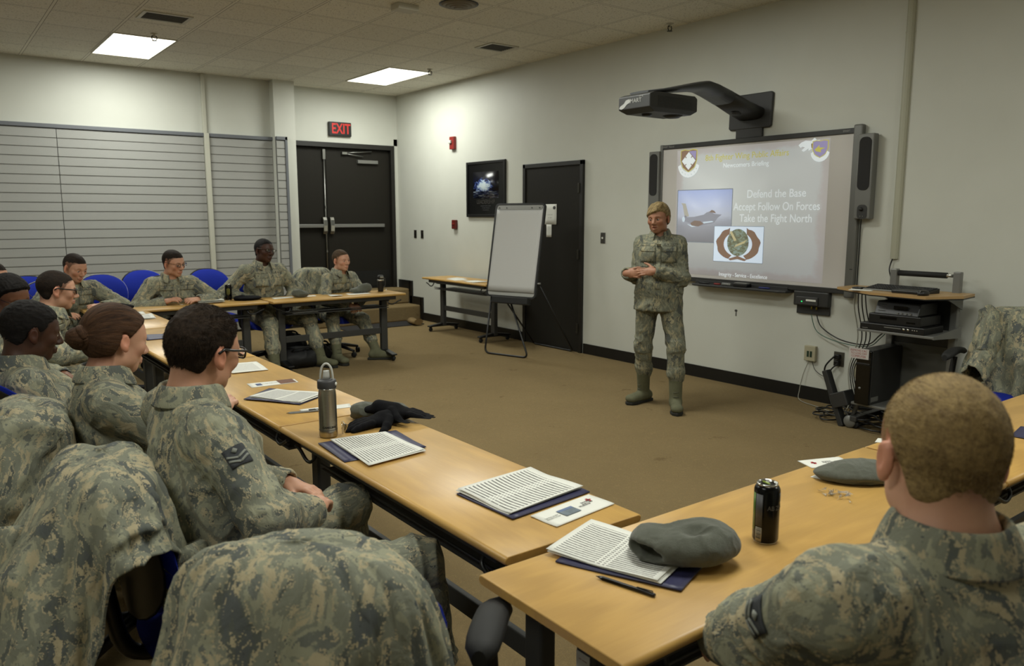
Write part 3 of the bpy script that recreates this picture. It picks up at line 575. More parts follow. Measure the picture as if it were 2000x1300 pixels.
poly('aircraft_store', [(4.87, 1.497), (4.76, 1.507), (4.745, 1.497), (4.86, 1.483)], jl, .0397); poly('aircraft_nozzle', ellpoly(5.105, 1.52, .018, .026, 10), jl, .0397); poly('aircraft_store', [(5.06, 1.475), (4.95, 1.452), (5.0, 1.448)], jl, .0397)
bd = poly('badge_panel', [(4.732, 1.462), (4.19, 1.462), (4.19, 1.135), (4.732, 1.135)], glow('slide_line'), .0400)
poly('badge_panel', [(4.728, 1.458), (4.194, 1.458), (4.194, 1.139), (4.728, 1.139)], glow('slide_panel', '#c8d6e6', .6), .0406)
def wreath(s):
    out = []; cy, cz = 4.462, 1.30
    A = [math.radians(90-28-k*(128/14)) for k in range(15)]
    o = [(cy-s*(.238+.008*math.sin(9*a))*math.cos(a), cz+(.155+.006*math.cos(8*a))*math.sin(a)) for a in A]; i_ = [(cy-s*.155*math.cos(a), cz+.112*math.sin(a)) for a in A]
    i_[0] = (cy-s*.09, cz+.148)
    mb = MB(); n = len(o)
    P = [[(WX-.0414-O[0], p[0]-O[1], p[1]-O[2]) for p in o], [(WX-.0414-O[0], p[0]-O[1], p[1]-O[2]) for p in i_]]
    mb.grid(P, False); q = mb.build('badge_wreath', gb, slide, solid=.0006, fix=False)
wreath(1); wreath(-1)
poly('badge_wreath', [(4.56, 1.165), (4.46, 1.195), (4.36, 1.165), (4.38, 1.15), (4.46, 1.165), (4.54, 1.15)], gb, .0411)
poly('badge_globe', ellpoly(4.462, 1.315, .118, .122, 28), MATS['earth_print'], .0412)
poly('badge_quill', [(4.555, 1.41), (4.535, 1.42), (4.475, 1.335), (4.50, 1.325)], glow('slide_gold', '#b9b08a', .5), .042); poly('badge_quill', [(4.50, 1.27), (4.48, 1.295), (4.36, 1.345), (4.39, 1.31)], MATS['slide_gold'], .042)
def shield(cy, cz, w, h): return [(cy+w/2, cz+h*.42), (cy+w*.25, cz+h*.46), (cy, cz+h*.42), (cy-w*.25, cz+h*.46), (cy-w/2, cz+h*.42), (cy-w*.5, cz), (cy-w*.36, cz-h*.3), (cy, cz-h*.5), (cy+w*.36, cz-h*.3), (cy+w*.5, cz)]
poly('emblem_shield', shield(5.065, 2.075, .20, .225), gy, .0386); poly('emblem_shield', shield(5.065, 2.075, .185, .21), gb, .0391); poly('emblem_quarter', [(5.065, 2.16), (4.975, 2.16), (4.98, 2.08)], gp, .0396)
for dy, dz in ((0, .045), (0, -.045), (.045, 0), (-.045, 0)): poly('emblem_diamond', [(5.065+dy, 2.07+dz+.038), (5.065+dy-.038, 2.07+dz), (5.065+dy, 2.07+dz-.038), (5.065+dy+.038, 2.07+dz)], gw, .0398)
poly('emblem_diamond', [(5.065, 2.07+.055), (5.01, 2.07), (5.065, 2.015), (5.12, 2.07)], gw, .0401); fit('III', 5.08, 5.05, 2.07, .03, gb)
def scroll(cy, cz, w, m, nm='emblem_scroll'):
    a = [math.radians(-10-k*16) for k in range(11)]
    mb = MB(); mb.grid([[(WX-.0398-O[0], cy-w*math.cos(q)-O[1], cz+w*1.0*math.sin(q)-O[2]) for q in a], [(WX-.0398-O[0], cy-w*.74*math.cos(q)-O[1], cz+w*.70*math.sin(q)+.01-O[2]) for q in a]], False)
    mb.build(nm, m, slide, solid=.0006, fix=False)
scroll(5.065, 2.045, .13, gw)
for k in range(7):
    a = math.radians(-150+k*20); ch = 'TOTIUS'[k % 6]
    me = text_mesh(ch, .02, .0002); me.transform(on(5.065-.113*math.cos(a), 2.05+.112*math.sin(a), .0405) @ Matrix.Rotation(a+pi/2, 4, 'Z')); me.materials.clear(); link('emblem_letter', me, gb, slide)
poly('emblem_shield', shield(3.695, 2.095, .145, .15), gy, .0398); poly('emblem_shield', shield(3.695, 2.095, .13, .137), gp, .0402); poly('emblem_flash', [(3.745, 2.09), (3.70, 2.125), (3.705, 2.105), (3.65, 2.10), (3.69, 2.085), (3.685, 2.065), (3.73, 2.075)], gy, .0408)
scroll(3.695, 2.075, .085, gw)
poly('wolf_head', [(3.895, 2.135), (3.87, 2.155), (3.83, 2.168), (3.78, 2.162), (3.75, 2.185), (3.73, 2.165), (3.70, 2.165), (3.73, 2.14), (3.755, 2.08), (3.775, 2.10), (3.80, 2.085), (3.80, 2.105), (3.845, 2.08), (3.865, 2.09), (3.835, 2.115), (3.86, 2.122), (3.875, 2.112)], gw, .0392)
poly('wolf_mane', [(3.78, 2.14), (3.74, 2.145), (3.745, 2.09), (3.775, 2.105)], gb, .0395)
# pen tray
tr = thing('pen_tray', 'charcoal pen tray under the whiteboard', 'tray', (WX, 4.42, .90))
MB().prism([(-.52, 0), (-.50, -.11), (-.45, -.135), (.47, -.135), (.52, -.11), (.535, 0)], 'z', 0, .022).build('tray_body', m_charc, tr, bevel=.008)
tr.children[0].data.transform(Matrix(((0, 1, 0, 0), (-1, 0, 0, 0), (0, 0, 1, 0), (0, 0, 0, 1)))); 
MB().box(-.055, -.03, -.5, .5, .018, .05).build('tray_back', m_charc, tr, bevel=.004)
def tray_pen(nm, m, y, lab, cat, ln=.12, r=.008): o = MB().tube([(WX-.095, y-ln/2, .931), (WX-.095, y-ln/2+.02, .931), (WX-.095, y+ln/2, .931)], [r*.6, r, r], 8).build(nm, m, None, (WX-.095, y, .925)); tag(o, lab, cat); return o
tray_pen('marker_pen', m_blk, 4.78, 'black pen lying in the whiteboard tray', 'pen'); tray_pen('marker_pen', mat('pen_red', '#7c1f18', .5), 4.63, 'red pen lying in the whiteboard tray', 'pen', .07); tray_pen('marker_pen', mat('pen_blue', '#1c2466', .5), 4.12, 'blue pen lying in the whiteboard tray', 'pen', .11)
o = MB().tube([(WX-.1, 4.47, .935), (WX-.1, 4.57, .935)], .014, 10).build('marker_pen', m_silver, None, (WX-.1, 4.52, .922)); tag(o, 'grey pen beside the eraser in the whiteboard tray', 'pen')
o = thing('board_eraser', 'black eraser block with pale top in the tray', 'eraser', (WX-.09, 4.36, .922)); MB().box(-.035, .035, -.075, .075, 0, .03).build('felt', m_blk, o, bevel=.006); MB().box(-.03, .03, -.065, .065, .03, .038).build('grip', m_silver, o, bevel=.003)
# interface box under the board
o = thing('interface_box', 'dark interface box with a green light under the whiteboard', 'box', (WX, 3.69, .735))
MB().box(-.06, 0, -.155, .165, .07, .195).build('housing', m_charc, o, bevel=.01); MB().box(-.02, 0, -.15, .155, 0, .075).build('mount_plate', m_charc, o, bevel=.004)
MB().box(-.075, -.06, -.07, .13, .08, .15).build('module', mat('module_grey', '#343433', .5), o, bevel=.006)
MB().box(-.077, -.075, -.055, .035, .115, .13).build('label_strip', m_white, o); MB().box(-.078, -.075, .07, .078, .105, .113).build('green_light', mat('led_green', '#18a048', .4, emit='#30ff80', es=1.5), o)
for y, nm in ((.0, 'connector'), (-.045, 'connector')): MB().tube([(-.04, y, .045), (-.04, y, .075)], .007, 8).build(nm, mat('brass_yellow', '#8a7a2a', .4, .7), o)
# speakers
for y, zt, zb, lab in ((5.47, 2.18, 1.53, 'slim grey wall speaker left of the whiteboard'), (3.285, 2.18, 1.53, 'slim grey wall speaker right of the whiteboard')):
    t = thing('wall_speaker', lab, 'speaker', (WX, y, zb), 0, 'pair of slim speakers beside the whiteboard'); h = zt-zb
    MB().box(-.085, -.012, -.065, .065, 0, h).build('cabinet', mat('speaker_silver', '#6f6f6b', .45, .3), t, bevel=.008)
    MB().prism(rrect(0, h*.62+.02, .095, h*.62, .04), 'x', -.090, -.084).build('grille', mat('grille_black', '#1d1c1b', .8, 0, .8, 400), t)
    MB().prism(rrect(-.005, .055, .08, .11, .03), 'x', -.088, -.084).build('control_panel', m_charc, t); 
    MB().lathe([(.001, 0), (.014, 0), (.013, .012), (.001, .013)], seg=14, M=Matrix.Translation((-.088, 0, .075)) @ Matrix.Rotation(-pi/2, 4, 'Y')).build('volume_knob', m_blk, t)
    for q in (-.014, .006): MB().tube([(-.09, q, .022), (-.086, q, .022)], .003, 6).build('jack', m_chrome, t)
    sd = 1 if y > 5 else -1
    MB().box(-.012, 0, -.02, .02, h*.4, h*.46).box(-.012, 0, -.02, .02, h*.8, h*.86).build('bracket', m_blk, t)
o = MB().tube(smooth_pts([(WX-.05, 3.30, 1.53), (WX-.02, 3.32, 1.46), (WX-.008, 3.325, 1.3), (WX-.008, 3.325, .98)], 5), .004, 6).build('speaker_cable', m_blk, None, (WX-.01, 3.325, .98)); tag(o, 'black cable dropping from the right speaker', 'cable')
# projector on wall arm
pj = thing('projector', 'dark short throw projector on a wall arm above the whiteboard', 'projector', (WX, 4.40, 2.235))
MB().prism([(.22, .36), (.20, .375), (-.21, .375), (-.225, .36), (-.215, .09), (-.2, .075), (.205, .075), (.225, .09)], 'x', -.03, 0).build('wall_plate', m_charc, pj, bevel=.008)
MB().box(-.028, 0, -.13, .145, -.0, .08).build('plate_neck', m_charc, pj, bevel=.004)
def armsec(x, zc, hw, hh):
    return [(x, hw*math.copysign(abs(math.cos(a))**.6, math.cos(a)), zc+hh*math.copysign(abs(math.sin(a))**.8, math.sin(a))*(1.0 if math.sin(a) > 0 else 1.5)) for a in [2*pi*k/20 for k in range(20)]]
MB().rings([armsec(-.03, .215, .15, .045), armsec(-.18, .25, .14, .045), armsec(-.42, .318, .125, .042)]).build('lower_arm', m_charc, pj)
MB().rings([armsec(-.41, .315, .128, .043), armsec(-.60, .362, .125, .038), armsec(-.70, .378, .122, .034), armsec(-.79, .368, .12, .028), armsec(-1.16, .30, .11, .014), armsec(-1.42, .262, .10, .008)]).build('upper_arm', mat('arm_grey', '#343536', .45), pj)
MB().lathe([(.001, -.03), (.04, -.02), (.05, 0), (.001, 0)], (-.22, 0, .205), 16).build('pivot_cap', m_charc, pj)
px0, px1, py0, py1 = -1.50, -.98, -.2, .13
hd = MB(); hd.add([(-1.46, py0, .245), (-1.0, py0, .245), (-1.0, py1, .245), (-1.46, py1, .245), (-1.51, py0, .225), (-.97, py0, .225), (-.97, py1, .225), (-1.51, py1, .225), (-1.51, py0, .13), (-.97, py0, .13), (-.97, py1, .13), (-1.51, py1, .13), (-1.44, py0+.02, .10), (-1.02, py0+.02, .10), (-1.02, py1-.02, .10), (-1.44, py1-.02, .10)],
    [(0, 1, 2, 3), (0, 4, 5, 1), (1, 5, 6, 2), (2, 6, 7, 3), (3, 7, 4, 0), (4, 8, 9, 5), (5, 9, 10, 6), (6, 10, 11, 7), (7, 11, 8, 4), (8, 12, 13, 9), (9, 13, 14, 10), (10, 14, 15, 11), (11, 15, 12, 8), (15, 14, 13, 12)])
HP = hd.build('projector_body', m_charc, pj, bevel=.006)
mb = MB()
for k in range(8): mb.box(-1.42, -1.04, py0-.002, py0+.001, .138+k*.0105, .1425+k*.0105)
mb.build('vent_grille', m_blk, HP)
MB().lathe([(.001, 0), (.035, 0), (.045, .02), (.001, .02)], (-1.36, -.03, .085), 18).build('lens', m_blk, HP)
MB().lathe([(.001, 0), (.05, .002), (.08, .02), (.001, .02)], (-1.12, -.08, .08), 18).build('base_bulge', m_charc, HP)
FP = frame((0, -1, 0), (0, 0, 1), (-1.511, 0, .178))
MB().prism([(-.10, -.030), (-.075, -.040), (-.045, -.030), (-.02, -.008), (.015, .008), (.02, .020), (-.005, .030), (-.03, .024), (-.05, .002), (-.09, -.016)], 'z', 0, .001).build('logo_swoosh', mat('logo_pale', '#8b8b87', .6), HP).matrix_local = FP @ Matrix.Translation((-.02, -.005, 0))
text('logo_words', 'SMART', .045, FP @ Matrix.Translation((.045, .008, .0012)), mat('words_pale'), HP, extrude=.0003); text('logo_words', 'UF 45', .018, FP @ Matrix.Translation((.11, .036, .0008)), mat('words_pale'), HP, extrude=.0003)
# wall boxes
t = thing('network_box', 'cream network wall box with green sockets', 'socket', (WX, 3.69, .34)); MB().box(-.035, 0, -.052, .052, 0, .13).build('cover', mat('cream_plastic', '#a39d84', .45), t, bevel=.005)
for yy in (-.014, .014): MB().box(-.038, -.034, yy-.009, yy+.009, .035, .085).build('socket', mat('socket_green', '#14301f', .5), t)
t = thing('power_outlet', 'brown double power outlet behind the cables', 'socket', (WX, 3.44, .33)); MB().box(-.008, 0, -.045, .045, 0, .12).build('plate', mat('steel_dull', '#4b483f', .5, .4), t, bevel=.003); MB().box(-.05, -.008, -.02, .02, .01, .05).box(-.05, -.008, -.02, .02, .065, .1).build('plug', m_blk, t, bevel=.005)
t = thing('power_outlet', 'white outlet plate behind the computer', 'socket', (WX, 3.27, .26)); MB().box(-.008, 0, -.035, .035, 0, .115).build('plate', mat('cream_plastic'), t, bevel=.003)
def cable(lab, pts, r=.004, m=None, cat='cable', n=6, nm='cable'): p = smooth_pts(pts, n); o = MB().tube(p, r, 7).build(nm, m or m_blk, None, tuple(pts[-1])); return tag(o, lab, cat)
m_pale = mat('cable_pale', '#8f8d80', .6); m_teal = mat('cable_teal', '#3c5f52', .6)
cable('thin white cable hanging from the network box to the floor', [(WX-.02, 3.70, .34), (WX-.03, 3.74, .22), (WX-.05, 3.755, .08), (5.85, 3.70, .012), (5.75, 3.45, .01), (5.65, 3.25, .012), (5.6, 3.35, .012), (5.68, 3.45, .012)], .0032, m_pale)
cable('thin grey cable from the network box to the yellow tie', [(WX-.02, 3.67, .34), (WX-.03, 3.63, .27), (WX-.04, 3.55, .235), (WX-.05, 3.49, .25)], .003, m_gun)
cable('black cable looping from the interface box to the cart', [(WX-.04, 3.64, .735), (WX-.05, 3.58, .64), (WX-.06, 3.40, .56), (5.85, 3.15, .56), (5.75, 3.0, .66), (5.7, 2.9, .74)], .005)
cable('teal cable looping from the interface box to the cart', [(WX-.04, 3.69, .735), (WX-.05, 3.62, .60), (WX-.06, 3.42, .54), (5.86, 3.15, .545), (5.77, 3.0, .64), (5.72, 2.9, .74)], .0035, m_teal)
for k, dy in enumerate((0, .025, .05, .075)):
    cable(['first', 'second', 'third', 'fourth'][k]+' black cable from the left in the bundle dropping behind the cart', [(5.8, 3.24-dy, 1.0), (5.83, 3.26-dy*1.3, .85), (5.84, 3.22-dy*.5-.02*k, .6), (5.84, 3.28-dy*.6, .35), (5.78, 3.22-dy, .12), (5.65, 3.18-dy, .03)], .0045, m_pale if k == 0 else m_blk)
cable('black cable from the cream conduit to the cart handle', [(WX-.015, 3.045, 1.24), (WX-.03, 3.06, 1.15), (WX-.09, 3.0, 1.07), (5.84, 2.95, 1.03)], .005)
cable('black power cable tied from the outlet to the floor', [(WX-.05, 3.45, .42), (WX-.06, 3.52, .33), (WX-.05, 3.53, .24), (WX-.05, 3.50, .15), (5.85, 3.42, .06), (5.7, 3.3, .012)], .007)
cable('second black power cable from the outlet to the floor', [(WX-.05, 3.42, .36), (WX-.06, 3.48, .28), (WX-.05, 3.44, .16), (5.84, 3.35, .1), (5.75, 3.3, .05), (5.6, 3.2, .012)], .006)
o = MB().tube([(WX-.055, 3.505, .235), (WX-.055, 3.525, .255), (WX-.055, 3.505, .26)], .014, 8).build('cable_tie', mat('tie_yellow', '#9a9420', .6), None, (WX-.055, 3.51, .235)); tag(o, 'yellow tie around the cables on the wall', 'cable tie')
pts = []
for k in range(40): a = k*.55; r_ = .12+.05*math.sin(k*1.3); pts.append((5.56+r_*math.cos(a), 3.22+r_*.9*math.sin(a), .012+.0016*k))
o = MB().tube(smooth_pts(pts, 3), .006, 6).build('cable_coil', m_blk, None, (5.56, 3.22, 0)); tag(o, 'tangle of black cable coiled on the carpet beside the cart', 'cable')
pts = []
for k in range(46): a = k*.7; r_ = .17+.09*math.sin(k*1.7); pts.append((5.62+r_*math.cos(a), 2.86+r_*1.1*math.sin(a), .012+.002*k))
o = MB().tube(smooth_pts(pts, 3), .007, 6).build('cable_coil', m_blk, None, (5.62, 2.86, 0)); tag(o, 'tangle of black cable heaped under the cart', 'cable')
# grey tool leaning / microphone stand base
t = thing('power_strip', 'dark grey power strip leaning against the cart with a round foot', 'power strip', (5.42, 3.06, 0))
M = Matrix.Translation((0, 0, .0)) @ Matrix.Rotation(math.radians(-22), 4, 'X')
MB().box(-.035, .035, -.02, .02, .0, .43, M).build('strip_body', m_charc, t, bevel=.005); MB().box(-.055, .075, -.12, .0, .14, .25, M).build('adapter', m_charc, t, bevel=.006)
MB().tube([(.05, -.02, .02), (.07, -.14, .36)], .016, 10).build('grey_pole', m_silver, t); MB().lathe([(.001, -.012), (.04, -.012), (.048, 0), (.04, .012), (.001, .012)], (-.02, -.06, .048), 20, Matrix.Rotation(pi/2, 4, 'Y')).build('wheel', m_silver, t)
# ---------------------------------------------------------------- AV cart
ct = thing('media_cart', 'grey media cart with a wooden top beside the whiteboard', 'cart', (5.6, 2.75, 0))
def cb(nm, m, x0, x1, y0, y1, z0, z1, par=ct, bevel=.003, M=None): return MB().box(x0-5.6, x1-5.6, y0-2.75, y1-2.75, z0, z1, M).build(nm, m, par, bevel=bevel)
tp = [(5.36, 2.50), (5.38, 2.90), (5.60, 3.28), (5.86, 3.28), (5.86, 2.40), (5.62, 2.37)]
MB().prism([(x-5.6, y-2.75) for x, y in tp], 'z', 1.0, 1.018).build('cart_top', mat('cart_oak', '#a8885a', .4, var=.12, vscale=12), ct)
MB().prism([(5.6-5.6+(x-5.6)*1.004, (y-2.75)*1.004) for x, y in tp], 'z', .992, 1.0).build('top_edge', m_blk, ct)
for y in (2.505, 2.955): cb('post', m_silver, 5.80, 5.85, y-.025, y+.025, .06, 1.165, bevel=.006)
MB().tube([(.225, -.22, 1.135), (.225, .18, 1.135)], .012, 12).build('handle_bar', m_chrome, ct); MB().tube([(.225, -.17, 1.135), (.225, .175, 1.135)], .021, 14).build('handle_grip', m_blk2, ct)
cb('back_panel', m_gun, 5.83, 5.838, 2.53, 2.93, .62, .99); cb('back_panel', mat('panel_grey', '#5a5a54', .5, .2), 5.83, 5.838, 2.53, 2.93, .2, .62)
for z, a in ((.745, 'upper'), (.20, 'lower')): cb('shelf', m_silver, 5.42 if z > .5 else 5.40, 5.83, 2.46, 3.00, z-.018, z)
for y in (2.46, 2.93): MB().prism([(5.83-5.6, .99), (5.83-5.6, .9), (5.60-5.6, .985), (5.60-5.6, .99)], 'y', y-2.75, y+.01-2.75).build('shelf_bracket', m_silver, ct)
MB().prism([(.23, .78), (.23, .70), (-.18, .725), (-.18, .745)], 'y', 2.455-2.75, 2.461-2.75).build('shelf_bracket', m_silver, ct)
cb('base_rail', m_gun, 5.38, 5.86, 2.47, 2.52, .06, .095); cb('base_rail', m_gun, 5.38, 5.86, 2.94, 2.99, .06, .095); cb('base_rail', m_gun, 5.78, 5.84, 2.5, 2.95, .06, .095)
for x in (5.42, 5.82):
    for y in (2.495, 2.965): MB().lathe([(.006, -.014), (.026, -.014), (.03, -.008), (.03, .008), (.026, .014), (.006, .014)], (x-5.6, y-2.75, .03), 16, Matrix.Rotation(pi/2, 4, 'Y')).build('caster', m_blk2, ct)
# equipment on it
def dev(nm, lab, cat, x0, x1, y0, y1, z0, z1, slope=.0):
    t = thing(nm, lab, cat, ((x0+x1)/2, (y0+y1)/2, z0)); hx, hy, h = (x1-x0)/2, (y1-y0)/2, z1-z0
    MB().prism([(-hx, 0), (-hx+slope, h), (hx, h), (hx, 0)], 'y', -hy, hy).build('case', m_blk, t, bevel=.006); return t, hx, hy, h
t, hx, hy, h = dev('dvd_player', 'black slim disc player at the bottom of the equipment stack', 'disc player', 5.42, 5.70, 2.52, 2.98, .745, .795)
MB().box(-hx-.002, -hx, -.07, .05, .028, .034).build('disc_slot', m_silver, t)
for q, r_ in ((-.09, .009), (-.12, .009), (-.15, .004), (-.165, .004), (-.18, .004)): MB().lathe([(.001, 0), (r_, 0), (r_, .003), (.001, .003)], seg=10, M=Matrix.Translation((-hx, q, .028)) @ Matrix.Rotation(-pi/2, 4, 'Y')).build('button', m_chrome, t)
MB().box(-hx-.002, -hx, .17, .21, .01, .014).build('badge', m_silver, t)
t, hx, hy, h = dev('video_recorder', 'black video recorder in the middle of the equipment stack', 'video recorder', 5.44, 5.74, 2.56, 2.93, .795, .865)
MB().box(-hx-.002, -hx, -.02, .10, .035, .055).build('tape_flap', mat('gloss_black', '#050505', .15), t); MB().box(-hx-.002, -hx, -.15, -.09, .02, .03).build('display', mat('gloss_black'), t)
t, hx, hy, h = dev('video_deck', 'black sloped deck on top of the equipment stack', 'video deck', 5.44, 5.72, 2.58, 2.89, .865, .955, .04)
mb = MB()
for k in range(4): mb.box(-hx+.008+.007*k, -hx+.012+.007*k, .08, .13, .022+.016*k, .026+.016*k)
mb.build('vent_slots', m_gun, t); MB().box(-hx+.006, -hx+.01, -.08, .02, .04, .065).build('display', mat('gloss_black'), t)
for q in (-.11, -.08, -.05, -.02): MB().box(-hx-.001, -hx+.006, q, q+.012, .012, .018).build('button', m_silver, t)
# keyboard
t = thing('keyboard', 'black keyboard with silver front edge on the cart top', 'keyboard', (5.62, 2.80, 1.018), math.radians(-4))
MB().prism([(-.085, 0), (-.085, .012), (.085, .034), (.085, 0)], 'y', -.235, .235).build('case', m_blk, t, bevel=.004); MB().prism([(-.10, 0), (-.10, .008), (-.083, .0135), (-.083, 0)], 'y', -.235, .235).build('front_edge', m_silver, t, bevel=.003)
for r_ in range(6):
    mb = MB()
    for c_ in range(21):
        x = -.068+.026*r_; y = .222-.0215*c_; z = .012+(x+.085)*.13; mb.box(x-.010, x+.010, y-.0175, y, z, z+.006)
    mb.build('key_row', mat('key_black', '#171717', .45), t, bevel=.001)
t = thing('trackpad_remote', 'flat black controller in front of the keyboard', 'controller', (5.50, 2.68, 1.018)); MB().box(-.04, .04, -.09, .11, 0, .024).build('body', m_blk, t, bevel=.007); MB().box(-.03, .03, -.07, .09, .024, .026).build('button_field', m_gun, t)
t = thing('computer_mouse', 'black computer mouse beside the keyboard', 'mouse', (5.45, 2.56, 1.018)); MB().rings([[(.055*math.cos(a)*s, .034*math.sin(a)*s, z) for a in [2*pi*k/16 for k in range(16)]] for s, z in ((.9, 0), (1, .008), (.96, .02), (.75, .032), (.35, .037))]).build('shell', m_blk, t); MB().box(-.05, -.02, -.003, .003, .025, .035).build('wheel', m_silver, t)
o = MB().box(5.53, 5.6, 3.05, 3.12, 1.0185, 1.032).build('small_box', m_blk, None, (5.56, 3.08, 1.0185), .003); tag(o, 'small black case at the left end of the cart top', 'case')
o = sheet('paper_sheet', m_white, Matrix.Translation((5.46, 2.93, 1.0192)) @ Matrix.Rotation(math.radians(20), 4, 'Z'), .17, .16, org=(5.5, 3.0, 1.019)); tag(o, 'white sheet lying on the cart top left of the keyboard', 'paper')
# computer tower
t = thing('computer_tower', 'black and grey computer tower on the lower cart shelf', 'computer', (5.60, 2.90, .20))
MB().box(-.21, .21, -.05, .06, 0, .40).build('case', mat('tower_grey', '#3a3a39', .4, .4), t, bevel=.006); MB().box(-.235, -.21, -.05, .06, 0, .40).build('front_panel', mat('gloss_black'), t, bevel=.008)
MB().box(-.238, -.234, -.045, .055, .33, .345).box(-.238, -.234, -.045, .055, .29, .305).build('drive_bay', m_blk, t, bevel=.002); MB().lathe([(.001, 0), (.009, 0), (.009, .003), (.001, .003)], seg=12, M=Matrix.Translation((-.235, .02, .12)) @ Matrix.Rotation(-pi/2, 4, 'Y')).build('power_button', m_silver, t)
MB().box(-.20, -.10, -.051, -.05, .02, .055).build('sticker', m_silver, t)
n_ = MB().box(-.241, -.239, -.035, .115, .335, .41).build('taped_note', mat('note_white', '#b9b4b0', .7), t)
text('note_words', 'REMOVE CAC\nTO LOG OFF\nCOMPUTER', .021, frame((0, -1, 0), (0, 0, 1), (-.2413, .04, .372)), mat('ink_red'), n_, extrude=.0003)
# ================================================================ implicit surfaces -> smooth closed meshes
V3 = lambda *a: np.array(a, float)
def unit(v): v = np.asarray(v, float); return v/max(1e-9, np.linalg.norm(v))
class SDF:
    def __init__(s): s.p = []
    def cap(s, a, b, ra, rb=None, k=.02, side=None, fs=1., sub=False):
        a = np.asarray(a, float); b = np.asarray(b, float); rb = ra if rb is None else rb; m = max(ra, rb)*max(1, fs)
        s.p.append(('c', np.minimum(a, b)-m, np.maximum(a, b)+m, k, sub, (a, b, ra, rb, side, fs))); return s
    def ell(s, c, r, R=None, k=.02, sub=False):
        c = np.asarray(c, float); r = np.asarray(r, float); m = r.max() if R is not None else r
        s.p.append(('e', c-m, c+m, k, sub, (c, r, R))); return s
    def mesh(s, h):
        lo = np.min([q[1] for q in s.p if not q[4]], 0)-.03-h*3; hi = np.max([q[2] for q in s.p if not q[4]], 0)+.03+h*3
        n = np.ceil((hi-lo)/h).astype(int)+1
        F = np.full(n, .5, np.float32); ax = [(lo[i]+np.arange(n[i])*h).astype(np.float32) for i in range(3)]
        for kind, l, u, k, sub, pr in s.p:
            mg = k+2.5*h+.004
            i0 = np.clip(np.floor((l-mg-lo)/h).astype(int), 0, n-1); i1 = np.clip(np.ceil((u+mg-lo)/h).astype(int)+1, 1, n)
            if np.any(i1 <= i0): continue
            sl = tuple(slice(i0[i], i1[i]) for i in range(3))
            X = ax[0][sl[0]][:, None, None]; Y = ax[1][sl[1]][None, :, None]; Z = ax[2][sl[2]][None, None, :]
            if kind == 'c':
                a, b, ra, rb, side, fs = pr; ab = (b-a).astype(np.float32); l2 = float(ab @ ab)+1e-12
                x = X-np.float32(a[0]); y = Y-np.float32(a[1]); z = Z-np.float32(a[2])
                t = np.clip((x*ab[0]+y*ab[1]+z*ab[2])/l2, 0, 1)
                x = x-t*ab[0]; y = y-t*ab[1]; z = z-t*ab[2]
                if side is not None:
                    sd = unit(side).astype(np.float32); q = x*sd[0]+y*sd[1]+z*sd[2]; g = np.float32(1/fs-1)
                    x = x+q*g*sd[0]; y = y+q*g*sd[1]; z = z+q*g*sd[2]
                d = np.sqrt(x*x+y*y+z*z)-(ra+t*(rb-ra))
            else:
                c, r, R = pr; x = X-np.float32(c[0]); y = Y-np.float32(c[1]); z = Z-np.float32(c[2])
                if R is not None:
                    Rm = np.asarray(R, np.float32); x, y, z = (x*Rm[0, j]+y*Rm[1, j]+z*Rm[2, j] for j in range(3))
                r = r.astype(np.float32); k0 = np.sqrt((x/r[0])**2+(y/r[1])**2+(z/r[2])**2); k1 = np.sqrt((x/r[0]**2)**2+(y/r[1]**2)**2+(z/r[2]**2)**2)+1e-6; d = k0*(k0-1)/k1
            f = F[sl]
            if sub: d = -d; hh = np.clip(.5-.5*(d-f)/k, 0, 1); F[sl] = d*(1-hh)+f*hh+k*hh*(1-hh); F[sl] = np.maximum(F[sl], np.minimum(f, 9)) if k < 1e-5 else F[sl]
            else: hh = np.clip(.5+.5*(d-f)/k, 0, 1); F[sl] = d*(1-hh)+f*hh-k*hh*(1-hh)
        return surfnet(F, lo, h)
def surfnet(F, lo, h):
    ins = (F < 0); c = [n-1 for n in F.shape]
    cnt = np.zeros(c, np.uint8); off = [(i, j, k) for i in (0, 1) for j in (0, 1) for k in (0, 1)]
    for i, j, k in off: cnt += ins[i:i+c[0], j:j+c[1], k:k+c[2]]
    idx = np.argwhere((cnt > 0) & (cnt < 8)); 
    vals = np.stack([F[idx[:, 0]+i, idx[:, 1]+j, idx[:, 2]+k] for i, j, k in off], 1)
    P = np.zeros((len(idx), 3)); w = np.zeros(len(idx))
    for a in range(8):
        for b in range(a+1, 8):
            d = np.array(off[b])-np.array(off[a])
            if abs(d).sum() != 1: continue
            va, vb = vals[:, a], vals[:, b]; m = (va < 0) != (vb < 0); t = np.where(m, va/np.where(m, va-vb, 1), 0)
            P += m[:, None]*(np.array(off[a])+t[:, None]*d); w += m
    P = lo+(idx+P/w[:, None])*h
    vi = np.full(c, -1, np.int32); vi[tuple(idx.T)] = np.arange(len(idx)); faces = []
    for ax_ in range(3):
        A = [slice(None)]*3; B = [slice(None)]*3; A[ax_] = slice(0, -1); B[ax_] = slice(1, None)
        ch = ins[tuple(A)] != ins[tuple(B)]; o = [i for i in range(3) if i != ax_]
        e = np.argwhere(ch); ok = (e[:, o[0]] > 0) & (e[:, o[1]] > 0) & (e[:, o[0]] < F.shape[o[0]]-1) & (e[:, o[1]] < F.shape[o[1]]-1); e = e[ok]
        q = []
        for da, db in ((-1, -1), (0, -1), (0, 0), (-1, 0)):
            g = e.copy(); g[:, o[0]] += da; g[:, o[1]] += db; q.append(vi[tuple(g.T)])
        q = np.stack(q, 1); flip = ins[tuple(e.T)]
        if ax_ == 1: flip = ~flip
        q[~flip] = q[~flip][:, ::-1]; faces.append(q)
    return P, np.concatenate(faces)
